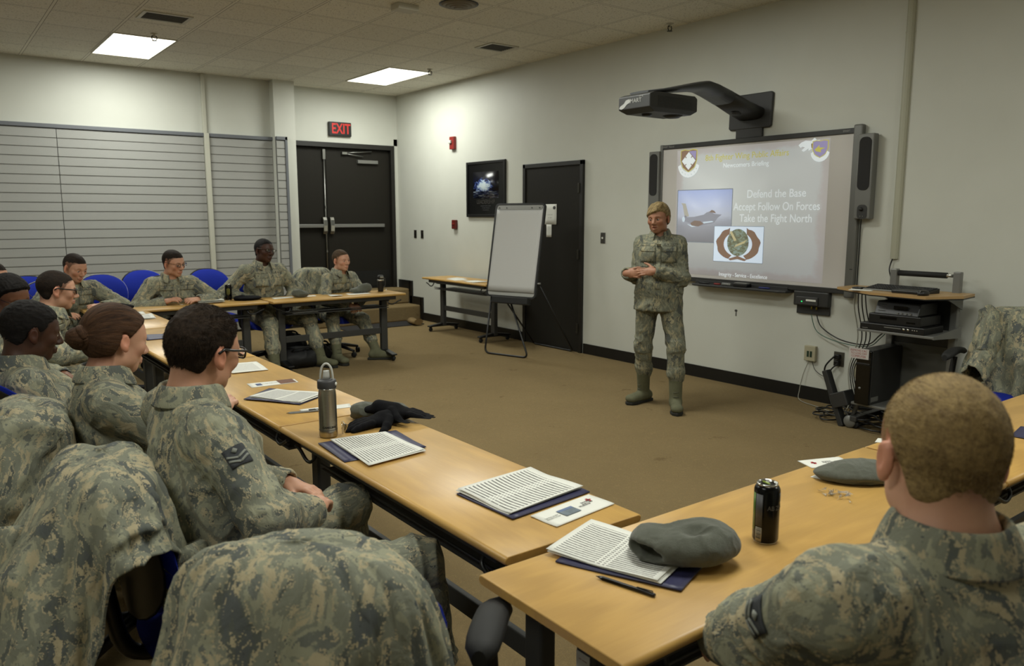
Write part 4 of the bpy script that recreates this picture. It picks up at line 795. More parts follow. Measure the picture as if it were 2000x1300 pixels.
def relax(P, Q, it=2, a=.5):
    for _ in range(it):
        S = np.zeros_like(P); n = np.zeros(len(P))
        for i in range(4):
            j = (i+1) % 4
            for c in range(3): S[:, c] += np.bincount(Q[:, i], P[Q[:, j], c], len(P))+np.bincount(Q[:, j], P[Q[:, i], c], len(P))
            n += np.bincount(Q[:, i], minlength=len(P))+np.bincount(Q[:, j], minlength=len(P))
        P = P*(1-a)+a*S/n[:, None]
    return P
def normals(P, Q):
    n = np.cross(P[Q[:, 2]]-P[Q[:, 0]], P[Q[:, 3]]-P[Q[:, 1]]); N = np.zeros_like(P)
    for i in range(4):
        for c in range(3): N[:, c] += np.bincount(Q[:, i], n[:, c], len(P))
    return N/(np.linalg.norm(N, axis=1)[:, None]+1e-12)
def hash3(i, j, k, s=0):
    h = (i*374761393+j*668265263+k*2147483647+s*1274126177) & 0xffffffff; h = ((h ^ (h >> 13))*1274126177) & 0xffffffff; return ((h ^ (h >> 16)) & 0xffff)/65535.
def vnoise(P, s=0):
    P = np.asarray(P); i = np.floor(P).astype(np.int64); f = P-i; f = f*f*(3-2*f); r = 0
    for a in (0, 1):
        for b in (0, 1):
            for c in (0, 1): r = r+hash3(i[:, 0]+a, i[:, 1]+b, i[:, 2]+c, s)*(f[:, 0] if a else 1-f[:, 0])*(f[:, 1] if b else 1-f[:, 1])*(f[:, 2] if c else 1-f[:, 2])
    return r
def ridge(P, s=0): return (1-np.abs(2*vnoise(P, s)-1))**2
def npmesh(name, P, Q, m, parent=None, org=None, rest=None, tint=None):
    if org is not None: P = P-np.asarray(org)
    me = bpy.data.meshes.new(name); n = len(Q); me.vertices.add(len(P)); me.vertices.foreach_set('co', P.astype(np.float32).ravel())
    me.loops.add(4*n); me.loops.foreach_set('vertex_index', Q.astype(np.int32).ravel()); me.polygons.add(n)
    me.polygons.foreach_set('loop_start', np.arange(0, 4*n, 4, dtype=np.int32)); me.polygons.foreach_set('use_smooth', np.ones(n, bool)); me.update(calc_edges=True)
    a = me.attributes.new('rest', 'FLOAT_VECTOR', 'POINT'); a.data.foreach_set('vector', (P if rest is None else rest).astype(np.float32).ravel())
    if tint is not None:
        a = me.attributes.new('tint', 'FLOAT_COLOR', 'POINT'); a.data.foreach_set('color', np.concatenate([tint, np.ones((len(P), 1))], 1).astype(np.float32).ravel())
    return link(name, me, m, parent, None) if parent is not None else link(name, me, m, None, org)
def rest_bones(P, bones):
    """limb-wise rest coordinates + distance along, for cloth patterns and folds. bones: (a,b,r,id)"""
    best = np.full(len(P), 9.); R = np.zeros_like(P); T = np.zeros(len(P)); ID = np.zeros(len(P), int)
    for k, (a, b, r) in enumerate(bones):
        a = np.asarray(a, float); b = np.asarray(b, float); ab = b-a; l = np.linalg.norm(ab); u = ab/l; d = P-a; t = d @ u; tc = np.clip(t, 0, l); perp = d-tc[:, None]*u
        dist = np.linalg.norm(perp, axis=1)-r; m = dist < best
        s = unit(np.cross(u, V3(.3, .2, .93) if abs(u[2]) < .9 else V3(1, .1, 0))); w_ = np.cross(u, s)
        R[m] = np.stack([d @ s, d @ w_, t], 1)[m]+k*1.37; T[m] = (t/l)[m]; ID[m] = k; best[m] = dist[m]
    return R, T, ID
def ik(S, W, l1, l2, hint):
    S, W = np.asarray(S, float), np.asarray(W, float); d = W-S; L_ = np.linalg.norm(d); 
    if L_ > (l1+l2)*.995: W = S+d/L_*(l1+l2)*.995; d = W-S; L_ = np.linalg.norm(d)
    u = d/L_; x = (l1*l1-l2*l2+L_*L_)/(2*L_); y = math.sqrt(max(0, l1*l1-x*x)); h = np.asarray(hint, float); h = unit(h-(h @ u)*u); return S+u*x+h*y, W
def eul(yaw, pitch=0, roll=0):
    """columns: right, forward, up. yaw: direction of forward in degrees from +x; pitch up; roll tilts the head to its right"""
    a = math.radians(yaw); p = math.radians(pitch); f = V3(math.cos(a)*math.cos(p), math.sin(a)*math.cos(p), math.sin(p)); r = V3(math.sin(a), -math.cos(a), 0); u = np.cross(r, f)
    q = math.radians(roll); r2 = r*math.cos(q)-u*math.sin(q); u2 = u*math.cos(q)+r*math.sin(q); return np.stack([r2, f, u2], 1)

# ---------------------------------------------------------------- head, hair, hands
def add_head(S, H, R, s=1., fem=False, fat=1., mouth=0):
    g = lambda *p: H+R @ (V3(*p)*s)
    E = lambda c, r, k=.02, sub=False: S.ell(g(*c), V3(*r)*s, R, k*s, sub)
    Cp = lambda a, b, ra, rb, k=.01, sub=False: S.cap(g(*a), g(*b), ra*s, rb*s, k*s, None, 1, sub)
    E((0, -.018, .032), (.076, .095, .086)); E((0, .03, .02), (.066, .066, .07), .03)
    E((0, .03, -.035), (.058*fat, .058, .075), .03); E((0, .054, -.097), (.026*fat, .024, .02), .028)
    for q in (-1, 1):
        E((q*.046*fat, .006, -.068), (.02, .034, .028), .03); E((q*.042, .06, -.026), (.022*fat, .02, .02), .02)
        Cp((q*.012, .088, .013), (q*.045, .074, .012), .009, .008, .014)
        E((q*.031, .094, -.006), (.017, .014, .011), .012, True)
        E((q*.031, .0745, -.005), (.0165, .014, .013), .004)
        E((q*.0125, .096, -.042), (.008, .011, .008), .006)
        A = np.stack([V3(math.cos(.35), q*math.sin(.35)*-1, 0), V3(q*math.sin(.35), math.cos(.35), 0), V3(0, 0, 1)], 1)
        S.ell(g(q*.082, -.012, -.008), V3(.0085, .0175, .0285)*s, R @ A, .006*s); S.ell(g(q*.0925, -.009, -.005), V3(.0075, .0115, .019)*s, R @ A, .003*s, True); S.ell(g(q*.081, -.005, -.034), V3(.006, .009, .010)*s, R @ A, .008*s)
    Cp((0, .087, .004), (0, .110, -.036), .0085, .0115, .012)
    if mouth: E((0, .098, -.073), (.014, .012, .0065), .004, True)
    Cp((-.02, .083, -.067), (0, .092, -.0645+.003*mouth), .005, .0062, .008); Cp((.02, .083, -.067), (0, .092, -.0645+.003*mouth), .005, .0062, .008)
    Cp((-.018, .082, -.0755-.006*mouth), (0, .089, -.078-.007*mouth), .005, .007, .008); Cp((.018, .082, -.0755-.006*mouth), (0, .089, -.078-.007*mouth), .005, .007, .008)
    Cp((-.021, .087, -.071), (.021, .087, -.071), .0018, .0018, .004, True)
def head_tint(P, H, R, s, beard=0, fem=False):
    q = (P-H) @ R/s; T = np.ones((len(P), 3))
    near = np.linalg.norm(q, axis=1) < .16
    lips = np.clip(1-(((q[:, 0])/.026)**2+((q[:, 2]+.0715)/.0125)**2+((q[:, 1]-.09)/.022)**2), 0, 1)**.5; T *= 1-lips[:, None]*V3(.22, .42, .40)
    for k in (-1, 1):
        br = np.clip(1-(((q[:, 0]-k*.031)/.02)**2+((q[:, 2]-.0165+np.abs(q[:, 0]-k*.034)*.25)/.0045)**2), 0, 1)*(q[:, 1] > .06); T *= 1-np.clip(br*2, 0, 1)[:, None]*V3(.6, .65, .7)*(0.8 if not fem else .65)
        lid = np.clip(1-(((q[:, 0]-k*.031)/.019)**2+((q[:, 2]+.001)/.006)**2), 0, 1)*(q[:, 1] > .07); T *= 1-lid[:, None]*V3(.35, .4, .4)
    ear = ((np.abs(q[:, 0]) > .076) & near)[:, None]; T = np.where(ear, T*V3(1.08, .88, .85), T)
    ch = np.clip(1-(((np.abs(q[:, 0])-.045)/.025)**2+((q[:, 2]+.035)/.03)**2), 0, 1)*(q[:, 1] > .03); T *= 1-ch[:, None]*V3(-.02, .10, .08)
    if beard: b = np.clip((-.045-q[:, 2])/.03, 0, 1)*(q[:, 1] > -.02)*near; T *= 1-(b*beard)[:, None]*V3(.3, .28, .22)
    return T
def hairline(kind, y, x=0):
    if kind in ('bun', 'long'): return np.interp(y, [-.17, -.12, -.07, -.035, -.02, .012, .03, .06, .09, .12], [-.09, -.09, -.085, -.07, .012, .0, .02, .05, .062, .07])
    if kind == 'bangs': return np.interp(y, [-.12, -.07, -.035, -.015, .02, .05, .08, .12], [-.075, -.075, -.05, .016, .0, .028, .036, .036])-np.clip(x, -.05, .05)*.35*(y > .03)
    return np.interp(y, [-.12, -.07, -.045, -.030, -.012, .004, .016, .028, .045, .06, .08, .12], [-.066, -.064, -.055, -.022, .018, .018, -.022, -.0, .03, .044, .056, .064])
HAIR_T = {'hair_light_brown': (.45, .40, .34), 'hair_brown': (.20, .17, .14), 'hair_dark_brown': (.30, .27, .25), 'hair_black': (.35, .35, .35), 'hair_blond_buzz': (.50, .46, .36), 'hair_auburn': (.30, .22, .18), 'hair_highlighted': (.6, .55, .45)}
def scalp_tint(T, P, H, R, s, kind, hair):
    q = (P-H) @ R/s; x, y, z = q.T; zb = hairline(kind, y, x)+(vnoise(q*120, 3)-.5)*.006
    on_ = (np.linalg.norm(q-V3(0, -.01, .0), axis=1) < .155) & ~((np.abs(x) > .0765) & (np.abs(y+.012) < .022) & (np.abs(z+.008) < .034)) & (z > -.125)
    ok = np.where(y < -.02, 1, y < .2)
    f = np.where(y < -.03, np.clip((z-zb+.035)/.05, 0, 1), np.clip((z-zb)/.012, 0, 1))*on_*ok
    low = np.clip((z+.085)/.10, .35, 1) if kind in ('fade', 'buzz', 'crew', 'thick', 'afro') else 1
    f = f*low; return T*(1-f[:, None]*(1-V3(*HAIR_T[hair])))
def hair_mesh(kind, s):
    """local head coordinates -> P, Q, rest"""
    S = SDF(); 
    top, side = {'crew': (.0075, .0012), 'buzz': (.004, .0015), 'fade': (.007, .0003), 'thick': (.016, .0035), 'afro': (.012, .004), 'bun': (.012, .011), 'bangs': (.017, .012), 'long': (.018, .016)}[kind]
    S.ell((0, -.018, .032), (.076+side, .095+side, .086+top), None, .01); S.ell((0, .026, .03), (.066+side, .066+top*.4, .068+top), None, .02)
    if kind in ('bun', 'bangs', 'long'):
        S.ell((0, -.035, -.012), (.074, .078, .07), None, .03)
    if kind == 'bangs':
        for k in range(9): q = k/8; S.cap((-.045+.02*q, .05+.01*q, .105-.012*q), (-.02+.09*q, .098-.030*q*q, .058-.006*q-.030*q*q), .016, .008, .012)
        S.cap((.03, .03, .10), (.080, .015, .02), .018, .010, .015); S.ell((0, -.095, .0), (.05, .03, .045), None, .02)
    if kind == 'bun': 
        S.ell((0, -.135, .0), (.036, .034, .033), None, .012); S.cap((0, -.10, .0), (0, -.13, 0), .026, .03, .015)
    if kind in ('thick', 'crew', 'fade', 'afro', 'buzz'): S.ell((0, -.045, -.032), (.062, .043+side*.5, .052), None, .015)
    P, Q = S.mesh(.0042 if s else .005)
    x, y, z = P.T
    # hairline height as a function of position from front to back
    zb = hairline(kind, y, x)
    wob = (vnoise(P*90, 3)-.5)*.006; d = z-zb+wob
    f = np.clip(d/(.02 if kind not in ('crew', 'fade') else .05), 0, 1)
    c = V3(0, -.015, .02); 
    # recede under the skin below the hairline
    base = P-c; ln = np.linalg.norm(base, axis=1); shrink = np.where(d < 0, .022, 0)+np.where(d >= 0, (1-f)*(side+.001), 0)
    if kind in ('crew', 'fade', 'thick', 'afro'):
        fade = np.clip((.045-z)/.06, 0, 1); shrink += np.where(d >= 0, fade*side*.6, 0)
        if kind in ('crew', 'fade'): flat = np.clip((z-.09)/.04, 0, 1); P = P+np.stack([x*0, flat*.006*(y > 0), -flat*flat*.004], 1)
    P = P-(base/ln[:, None])*shrink[:, None]
    N = normals(P, Q); amp = {'thick': .0035, 'afro': .003, 'bangs': .003, 'long': .003, 'bun': .0022}.get(kind, .0012)
    th = np.arctan2(P[:, 0], P[:, 1]+.02)
    if kind in ('bun',):
        src = V3(0, -.13, 0); dd = P-src; u = np.arctan2(dd[:, 0], dd[:, 2]); co = np.stack([u*9, np.linalg.norm(dd, axis=1)*6, u*0], 1); P = P+N*((ridge(co*1.5, 2)-.4)*amp)[:, None]; rest = np.stack([u*.09, np.linalg.norm(dd, axis=1), P[:, 2]*.1], 1)
    elif kind == 'bangs':
        co = np.stack([P[:, 0]*60+P[:, 2]*45, P[:, 1]*20, P[:, 2]*25], 1); P = P+N*((ridge(co, 2)-.4)*amp)[:, None]; rest = np.stack([P[:, 0]+P[:, 2]*.7, P[:, 2]-P[:, 0]*.7, P[:, 1]], 1)
    else: P = P+N*((ridge(P*70, 2)-.4)*amp)[:, None]; rest = np.stack([P[:, 0], P[:, 1]*1.0, P[:, 2]], 1)
    return P, Q, rest, d
def fuzz(P, Q, d, n, ln, w, seed, up=.35, back=.3):
    """short hair tufts as thin blades on a hair cap"""
    rng = np.random.default_rng(seed); N = normals(P, Q); ok = np.where(d[Q[:, 0]] > .004)[0]; f = rng.choice(ok, n); a = rng.random((n, 2)); q = P[Q[f]]
    p = q[:, 0]*(1-a[:, :1])*(1-a[:, 1:])+q[:, 1]*a[:, :1]*(1-a[:, 1:])+q[:, 2]*a[:, :1]*a[:, 1:]+q[:, 3]*(1-a[:, :1])*a[:, 1:]; nn = N[Q[f, 0]]
    flow = np.stack([p[:, 0]*0, np.clip((p[:, 2]-.03)*12, -.2, 1), -1+np.clip((p[:, 2]-.02)*12, 0, 1)], 1); dr = nn*up+rng.normal(0, .16, (n, 3))+flow*back; dr /= np.linalg.norm(dr, axis=1)[:, None]; sd = np.cross(dr, rng.normal(0, 1, (n, 3))); sd /= np.linalg.norm(sd, axis=1)[:, None]+1e-9
    l = ln*(.6+.8*rng.random((n, 1)))*(np.clip(d[Q[f, 0]]/.04, .35, 1)[:, None]); b = p-nn*.001
    V = np.stack([b-sd*w, b+sd*w, b+dr*l+sd*w*.25, b+dr*l-sd*w*.25], 1).reshape(-1, 3); return V, np.arange(4*n).reshape(-1, 4)
def add_hand(S, W, dirn, palm, side, curl=.5, s=1., spread=.12, thumb=.6, ft=1.):
    """W wrist, dirn towards the fingers, palm = palm normal, side: +1 thumb on +lat"""
    u = unit(dirn); n = unit(np.asarray(palm, float)-(np.asarray(palm, float) @ u)*u); lat = np.cross(n, u)*side
    c = W+u*.05*s; R = np.stack([lat, u, n], 1)
    S.ell(W+u*.048*s, V3(.036, .05, .0155)*s, R, .012*s); S.cap(W-u*.03*s, W+u*.025*s, .024*s, .025*s, .015*s, lat, 1.2); S.ell(W+u*.035*s+lat*.022*s+n*.006*s, V3(.018, .032, .014)*s, R, .01*s)
    for i, (off, ln) in enumerate(((.026, .070), (.0085, .078), (-.009, .073), (-.026, .057))):
        b = W+u*(.088-abs(off-.005)*.22)*s+lat*off*s; a = curl*(.8+.12*i); d = u*1+lat*(off*spread*10); d = unit(d)
        for j, (fr, r0, r1) in enumerate(((.46, .0095, .0085), (.30, .0085, .0078), (.24, .0078, .0065))):
            an = a*(.55+.55*j); dd = unit(d*math.cos(an)+n*math.sin(an)); e = b+dd*ln*fr*s; S.cap(b, e, r0*s*ft, r1*s*ft, .0045*s); b = e; d = unit(d*math.cos(an*.5)+n*math.sin(an*.5))
    b = W+u*.022*s+lat*.028*s; d = unit(u*.72+lat*(.75*thumb)+n*.28)
    for ln, r0, r1 in ((.042, .0135, .0105), (.030, .0105, .0095), (.024, .0095, .0075)): e = b+d*ln*s; S.cap(b, e, r0*s*ft, r1*s*ft, .006*s); b = e; d = unit(d*.86+u*.30+n*.12)
def patch(bvh, o, dr, right, up, w, h, off=.002, nx=8, ny=8, org=None):
    P = []; d = Vector(dr).normalized(); r = Vector(right).normalized(); u = Vector(up).normalized(); o = Vector(o)
    for j in range(ny+1):
        row = []
        for i in range(nx+1):
            q = o+r*(w*(i/nx-.5))+u*(h*(j/ny-.5)); hit = bvh.ray_cast(q-d*.25, d, .6)
            row.append((hit[0]-d*off) if hit[0] is not None else None)
        P.append(row)
    flat = [p for r_ in P for p in r_ if p is not None]
    if not flat: return None
    av = sum((p for p in flat), Vector())/len(flat)
    for j in range(ny+1):
        for i in range(nx+1):
            if P[j][i] is None or (P[j][i]-av).dot(d) > .06: q = o+r*(w*(i/nx-.5))+u*(h*(j/ny-.5)); P[j][i] = q+d*((av-q).dot(d))
    return P
# ================================================================ people
def person(name_label, H, pelvis, yaw, head_yaw, head_pitch=0, head_roll=0, s=1., skin='skin_fair', hair=None, hkind='crew', wrists=None, elbows=None, hands=None, knees=None, feet=None,
           pose='sit', fem=False, h=.0045, hj=.008, fat=1., glasses=None, beard=0, mouth=0, wide=1., front=False, rank=None, group='seated airmen in camouflage uniform', fuzzn=0, bulk=1., seed=1, legs=True, nl=.052, ls=1., hs=1., mat_c=None, skirt=False):
    H = np.asarray(H, float); pel = np.asarray(pelvis, float); B = eul(yaw); rt, fw, up = B[:, 0], B[:, 1], B[:, 2]; mc = mat_c or m_camo
    HR = eul(head_yaw, head_pitch, head_roll); HS = s*hs
    neck_top = H+HR @ (V3(0, -.035, -.07)*HS); N = neck_top-up*nl*s-fw*.012
    sp = unit(N-pel); chest = N-sp*.17*s+fw*.015; mid = pel+(N-pel)*.45-fw*(.02 if pose == 'sit' else 0)
    Sh = [N-up*(.085 if pose == 'stand' else .072)*s+q*rt*(.155 if fem else .170)*s*wide+fw*.0 for q in (-1, 1)]
    org = (pel[0], pel[1], 0.)
    l1, l2 = .29*s, .255*s
    if wrists is None: wrists = [pel+fw*.34+q*rt*.11+up*.16 for q in (-1, 1)]
    if elbows is None: elbows = [q*rt*.6-fw*.35-up*.9 for q in (-1, 1)]
    E_, W_ = [], []
    for q in (0, 1): e, w_ = ik(Sh[q], wrists[q], l1, l2, elbows[q]); E_.append(e); W_.append(w_)
    # ---------------- body: head, neck, trunk, arms and hands in one surface
    S = SDF(); add_head(S, H, HR, HS, fem, fat, mouth)
    S.cap(neck_top+up*.02, N+up*.0, (.047 if fem else .053)*s*(.5+.5*fat), (.050 if fem else .058)*s, .03)
    S.cap(N-up*.03, chest, .06*s, .09*s, .04, rt, 1.5); S.cap(chest, mid, .10*s, .095*s, .04, rt, 1.3); S.cap(mid, pel, .095*s, .10*s, .04, rt, 1.35)
    for q in (0, 1):
        S.cap(N-up*.05, Sh[q]-up*.01, .045*s, .042*s, .04); S.cap(Sh[q], E_[q], .042*s, .035*s, .03); S.cap(E_[q], W_[q], .035*s, .024*s, .02)
        sd = -1 if q == 0 else 1
        hd = (hands or [None, None])[q] or {}
        ud = hd.get('dir', W_[q]-E_[q]); pn = hd.get('palm', -up-.3*fw-sd*rt*.4)
        add_hand(S, W_[q], ud, pn, -sd if hd.get('flip') is None else sd, hd.get('curl', .55), s*.97, thumb=hd.get('thumb', .6))
    P, Q = S.mesh(h); P = relax(P, Q, 1, .35)
    tn = head_tint(P, H, HR, HS, beard, fem)
    if hair: tn = scalp_tint(tn, P, H, HR, HS, hkind, hair)
    body = npmesh('person', P, Q, MATS[skin], None, org, tint=tn); tag(body, name_label, 'person', group)
    if group is None and 'group' in body: del body['group']
    O_ = np.array(org)
    # ---------------- eyes
    for q in (-1, 1):
        c = H+HR @ (V3(q*.031, .0775, -.0065)*HS); M = Matrix(np.vstack([np.hstack([HR, (c-O_)[:, None]]), [0, 0, 0, 1]]).tolist())
        prof = [(.0001, .0125)]+[(.0125*math.sin(a), .0125*math.cos(a)) for a in [pi*k/10 for k in range(1, 10)]]+[(.0001, -.0125)]
        e = MB().lathe([(r*HS, z*HS) for r, z in prof][::-1], (0, 0, 0), 14, M @ Matrix.Rotation(-pi/2, 4, 'X')).build('eye', mat('eye_white', '#b5afa6', .25), body)
        MB().lathe([(.0001, .0132*HS), (.0035*HS, .0129*HS), (.0056*HS, .0118*HS), (.0001, .0112*HS)], (0, 0, 0), 12, M @ Matrix.Rotation(-pi/2, 4, 'X')).build('iris', mat('iris_dark', '#221a14', .15), e)
        for f0, f1_ in ((16, 105), (-105, -34)):
            G2 = [[M @ Vector((.0134*HS*math.sin(math.radians(tt_)), .0134*HS*math.cos(math.radians(tt_))*math.cos(math.radians(ph)), .0134*HS*math.cos(math.radians(tt_))*math.sin(math.radians(ph)))) for tt_ in range(-90, 91, 15)] for ph in np.linspace(f0, f1_, 6)]
            el = MB().grid(G2).build('eyelid', MATS[skin], body, fix=False); a = el.data.attributes.new('tint', 'FLOAT_COLOR', 'POINT'); a.data.foreach_set('color', [.78, .70, .68, 1.]*len(el.data.vertices))
    # ---------------- hair
    if hair:
        hp, hq, hr, hd_ = hair_mesh(hkind, HS); 
        if fuzzn: V, Fq = fuzz(hp, hq, hd_, fuzzn, {'thick': .0085, 'buzz': .0042, 'crew': .007}.get(hkind, .006), .00035, seed, .30, .9); hq = np.concatenate([hq, Fq+len(hp)]); hr = np.concatenate([hr, V]); hp = np.concatenate([hp, V])
        npmesh('hair', (H+(hp*HS) @ HR.T)-O_, hq, MATS[hair], body, None, rest=hr)
        if hkind == 'bun': 
            M = Matrix(np.vstack([np.hstack([HR*HS, (H-O_)[:, None]]), [0, 0, 0, 1]]).tolist())
            pts = [(0+.032*math.cos(a)*(.9+.1*math.sin(3*a)), -.125-.012*math.sin(2*a), .0+.030*math.sin(a)) for a in [2*pi*k/14 for k in range(15)]]
            ml = MB().tube([M @ Vector(p) for p in smooth_pts(pts, 3)], .014*HS, 8).build('hair_coil', MATS[hair], body); a = ml.data.attributes.new('rest', 'FLOAT_VECTOR', 'POINT'); a.data.foreach_set('vector', [c for v in ml.data.vertices for c in v.co])
    # ---------------- jacket
    J = SDF(); bk = bulk*s
    J.cap(N-up*.085*s-fw*.01, chest, .080*bk, .115*bk, .05, rt, 1.45*wide); J.cap(chest, mid, .118*bk, .118*bk, .05, rt, 1.38); J.cap(mid, pel+up*.03, .118*bk, .125*bk, .05, rt, 1.36)
    if pose == 'stand': J.cap(pel+up*.03, pel-up*.10*s, .125*bk, .135*bk, .03, rt, 1.32); J.ell(pel-up*.185*s, (.4, .4, .06), None, .012, True)
    else: J.cap(pel+fw*.03+up*.03, pel+fw*.10+up*.02, .11*bk, .11*bk, .05, rt, 1.45)
    if fem: J.ell(chest+fw*.075+up*.0, V3(.115, .06, .065)*s, B, .04)
    bones = [(pel-up*.2, N, .13)]
    for q in (0, 1):
        J.cap(N-up*.045*s, Sh[q]-up*.012, .050*bk, .056*bk, .05); J.cap(Sh[q], E_[q], .061*bk, .058*bk, .035); wv = W_[q]-(W_[q]-E_[q])*.04; J.cap(E_[q], wv, .061*bk, .044*bk, .025)
        J.cap(wv, wv+unit(W_[q]-E_[q])*.06, .034*s, .034*s, .004, None, 1, True)
        bones += [(Sh[q]+(Sh[q]-E_[q])*.12, E_[q], .06*bk), (E_[q], W_[q], .05)]
    J.cap(N-up*.03+fw*.004, N+up*.12+fw*.02, .060*s, .070*s, .012, None, 1, True)
    if front: J.cap(N+up*.02+fw*.085, N-up*.075+fw*.13, .040*s, .008*s, .01, None, 1, True)
    P, Q = J.mesh(hj); P = relax(P, Q, 2, .5); R, T, ID = rest_bones(P, bones); Nn = normals(P, Q)
    torso = ID == 0; rr = R+seed*3.1
    f1 = np.where(torso[:, None], rr*V3(5.0, 5.0, 11.), rr*V3(7, 7, 22.)); f1 = f1+(vnoise(rr*9, 5)[:, None]-.5)*2.2
    amp = np.where(torso, .014, .006+.007*np.exp(-((np.where(ID % 2 == 1, T-1., T))/.28)**2)); 
    fold = (ridge(f1, seed)-.45)*amp+(ridge(rr*V3(16, 16, 30)+(vnoise(rr*14, 8)[:, None]-.5)*1.5, seed+3)-.4)*.0048
    nearneck = np.clip(np.linalg.norm(P-N, axis=1)/.12-.6, 0, 1); P = P+Nn*(fold*nearneck)[:, None]
    jk = npmesh('jacket', P-O_, Q, mc, body, None, rest=R+seed*.73)
    bvh = BVHTree.FromPolygons([tuple(p) for p in (P-O_)], Q.tolist())
    # collar
    tt = unit(np.cross(rt, sp)); P_ = []
    n = 26; gap = .5 if front else .25
    for k in range(n+1):
        a = gap+(2*pi-2*gap)*k/n; dr = fw*math.cos(a)+rt*math.sin(a); tip = math.exp(-(min(k, n-k)/3.)**2)
        c = N+up*.004*s+fw*.002; rad = (.066 if not fem else .06)*s
        row = [(rad+.004, -.03), (rad-.001, .006), (rad, .028), (rad+.006, .036), (rad+.013, .029), (rad+.024, .004), (rad+.036+.004*tip, -.022-.022*tip)]
        if not front: row = row
        P_.append([tuple(c+dr*r_*1.0+up*z*s+fw*(.03*max(0, math.cos(a)))*(1 if front else .3)-up*.03*max(0, math.cos(a))*(1 if front else .3)-O_) for r_, z in row])
    co = MB().grid(P_).build('collar', mc, jk, solid=.004, sub=1, fix=False); a = co.data.attributes.new('rest', 'FLOAT_VECTOR', 'POINT'); a.data.foreach_set('vector', [c+.9 for v in co.data.vertices for c in v.co])
    def put_patch(nm, o, dr, r_, u_, w_, hh, m=None, off=.002, par=jk, th=.0025, nx=8, ny=6):
        g = patch(bvh, Vector(o)-Vector(O_), dr, r_, u_, w_, hh, off, nx, ny)
        if g is None: return None
        ob = MB().grid(g).build(nm, m or mc, par, solid=th, fix=False); a = ob.data.attributes.new('rest', 'FLOAT_VECTOR', 'POINT'); a.data.foreach_set('vector', [c+.4 for v in ob.data.vertices for c in v.co]); return ob
    if front:
        U = SDF(); U.cap(N-up*.012+fw*.004, N-up*.09+fw*.03, .056*s, .058*s, .03, rt, 1.05); U.cap(N-up*.1, chest, .075*s, .085*s, .03, rt, 1.2); U.cap(N+up*.02+fw*.0, N+up*.12+fw*.03, .060*s, .07*s, .003, None, 1, True)
        P, Q = U.mesh(.008); npmesh('undershirt', P-O_, Q, m_tee, body)
        ch = chest+up*.055*s
        for q in (-1, 1):
            put_patch('chest_pocket', ch+q*rt*.085*s-up*.055, -fw, q*rt*-1 if q > 0 else rt, up, .115*s, .12*s, None, .003)
            put_patch('pocket_flap', ch+q*rt*.085*s-up*.008, -fw, rt, up, .12*s, .04*s, None, .0065)
            put_patch('name_tape', ch+q*rt*.085*s+up*.028*s, -fw, rt, up, .115*s, .024, None, .004)
        put_patch('front_placket', mid+up*.01, -fw, rt, up, .035, .36 if pose == 'stand' else .3, None, .0015, ny=18)
        if front == 2:
            for q, tx in ((1, 'U.S. AIR FORCE'), (-1, 'PARSONS')):
                tx = tx if q == 1 else '- -- ---'
                c = Vector(ch-q*rt*-.0+0*fw); me = text_mesh(tx, .021, .0003, sx=.66); me.materials.clear(); cc = ch+(-q)*rt*-.085*s*1.0+up*.028*s
                cc = ch-q*rt*.085*s*(1) if False else ch+(-rt if q > 0 else rt)*.085*s+up*.028*s
                # wearer's left carries the service tape
                for v in me.vertices:
                    o = Vector(cc)-Vector(O_)+Vector(-rt)*v.co.x+Vector(up)*v.co.y; hit = bvh.ray_cast(o+Vector(fw)*.25, -Vector(fw), .6); v.co = (hit[0]+Vector(fw)*.0072) if hit[0] is not None else o
                link('tape_letters', me, mat('thread_navy', '#15161f', .8), jk)
    if rank is not None:
        q = rank; c = (Sh[q]*.56+E_[q]*.44); ax = unit(E_[q]-Sh[q]); out = unit(np.cross(ax, np.cross((rt*(1 if q else -1))*.9-fw*.1+up*.25, ax))); lat = np.cross(ax, out)
        m_in = mat('insignia_dark', '#303336', .8); m_li = mat('insignia_grey', '#7c7f77', .8)
        put_patch('rank_insignia', c, -out, lat, -ax, .058, .062, m_in, .003, nx=6, ny=6)
        for k, of in enumerate((.004, .019)):
            for sg in (-1, 1):
                r2 = unit(lat*sg+ax*-.55); u2 = np.cross(out, r2)*1.; put_patch('chevron_bar', c+ax*of+r2*.015+ax*.004, -out, r2, u2, .030, .006, m_li, .0062, nx=4, ny=1)
        put_patch('chevron_star', c-ax*.016, -out, unit(lat+ax), unit(lat-ax), .012, .012, m_li, .0062, nx=2, ny=2)
    # ---------------- trousers and boots
    if legs:
        K_, F_ = [], []
        for q in (0, 1):
            sd = -1 if q == 0 else 1; hip = pel+sd*rt*.09*s-up*(.02 if pose == 'sit' else .0)
            if feet is not None: f = np.asarray(feet[q][:2]+[.095], float); fy = feet[q][2]
            else: f = hip+fw*.40+sd*rt*.05; f = V3(f[0], f[1], .095); fy = yaw
            hint = (knees[q] if knees is not None else fw+up*.6+sd*rt*.15)
            kn, f2 = ik(hip, f, .43*s*ls, .40*s*ls, hint); K_.append(kn); F_.append((f2, fy))
        J = SDF(); J.cap(pel-rt*.06, pel+rt*.06, .115*s, .115*s, .05); bones = []
        for q in (0, 1):
            sd = -1 if q == 0 else 1; hip = pel+sd*rt*.085*s-up*.01; f, fy = F_[q]; an = f+unit(K_[q]-f)*.13
            J.cap(hip, K_[q], .098*s, .072*s, .05); J.cap(K_[q], K_[q]+(an-K_[q])*.85, .072*s, .068*s, .03); J.cap(K_[q]+(an-K_[q])*.8, an, .070*s, .058*s, .02); J.cap(f-(K_[q]-f)*.1, an-unit(K_[q]-f)*.015, .04, .04, .004, None, 1, True)
            bones += [(hip, K_[q], .08), (K_[q], an, .065)]
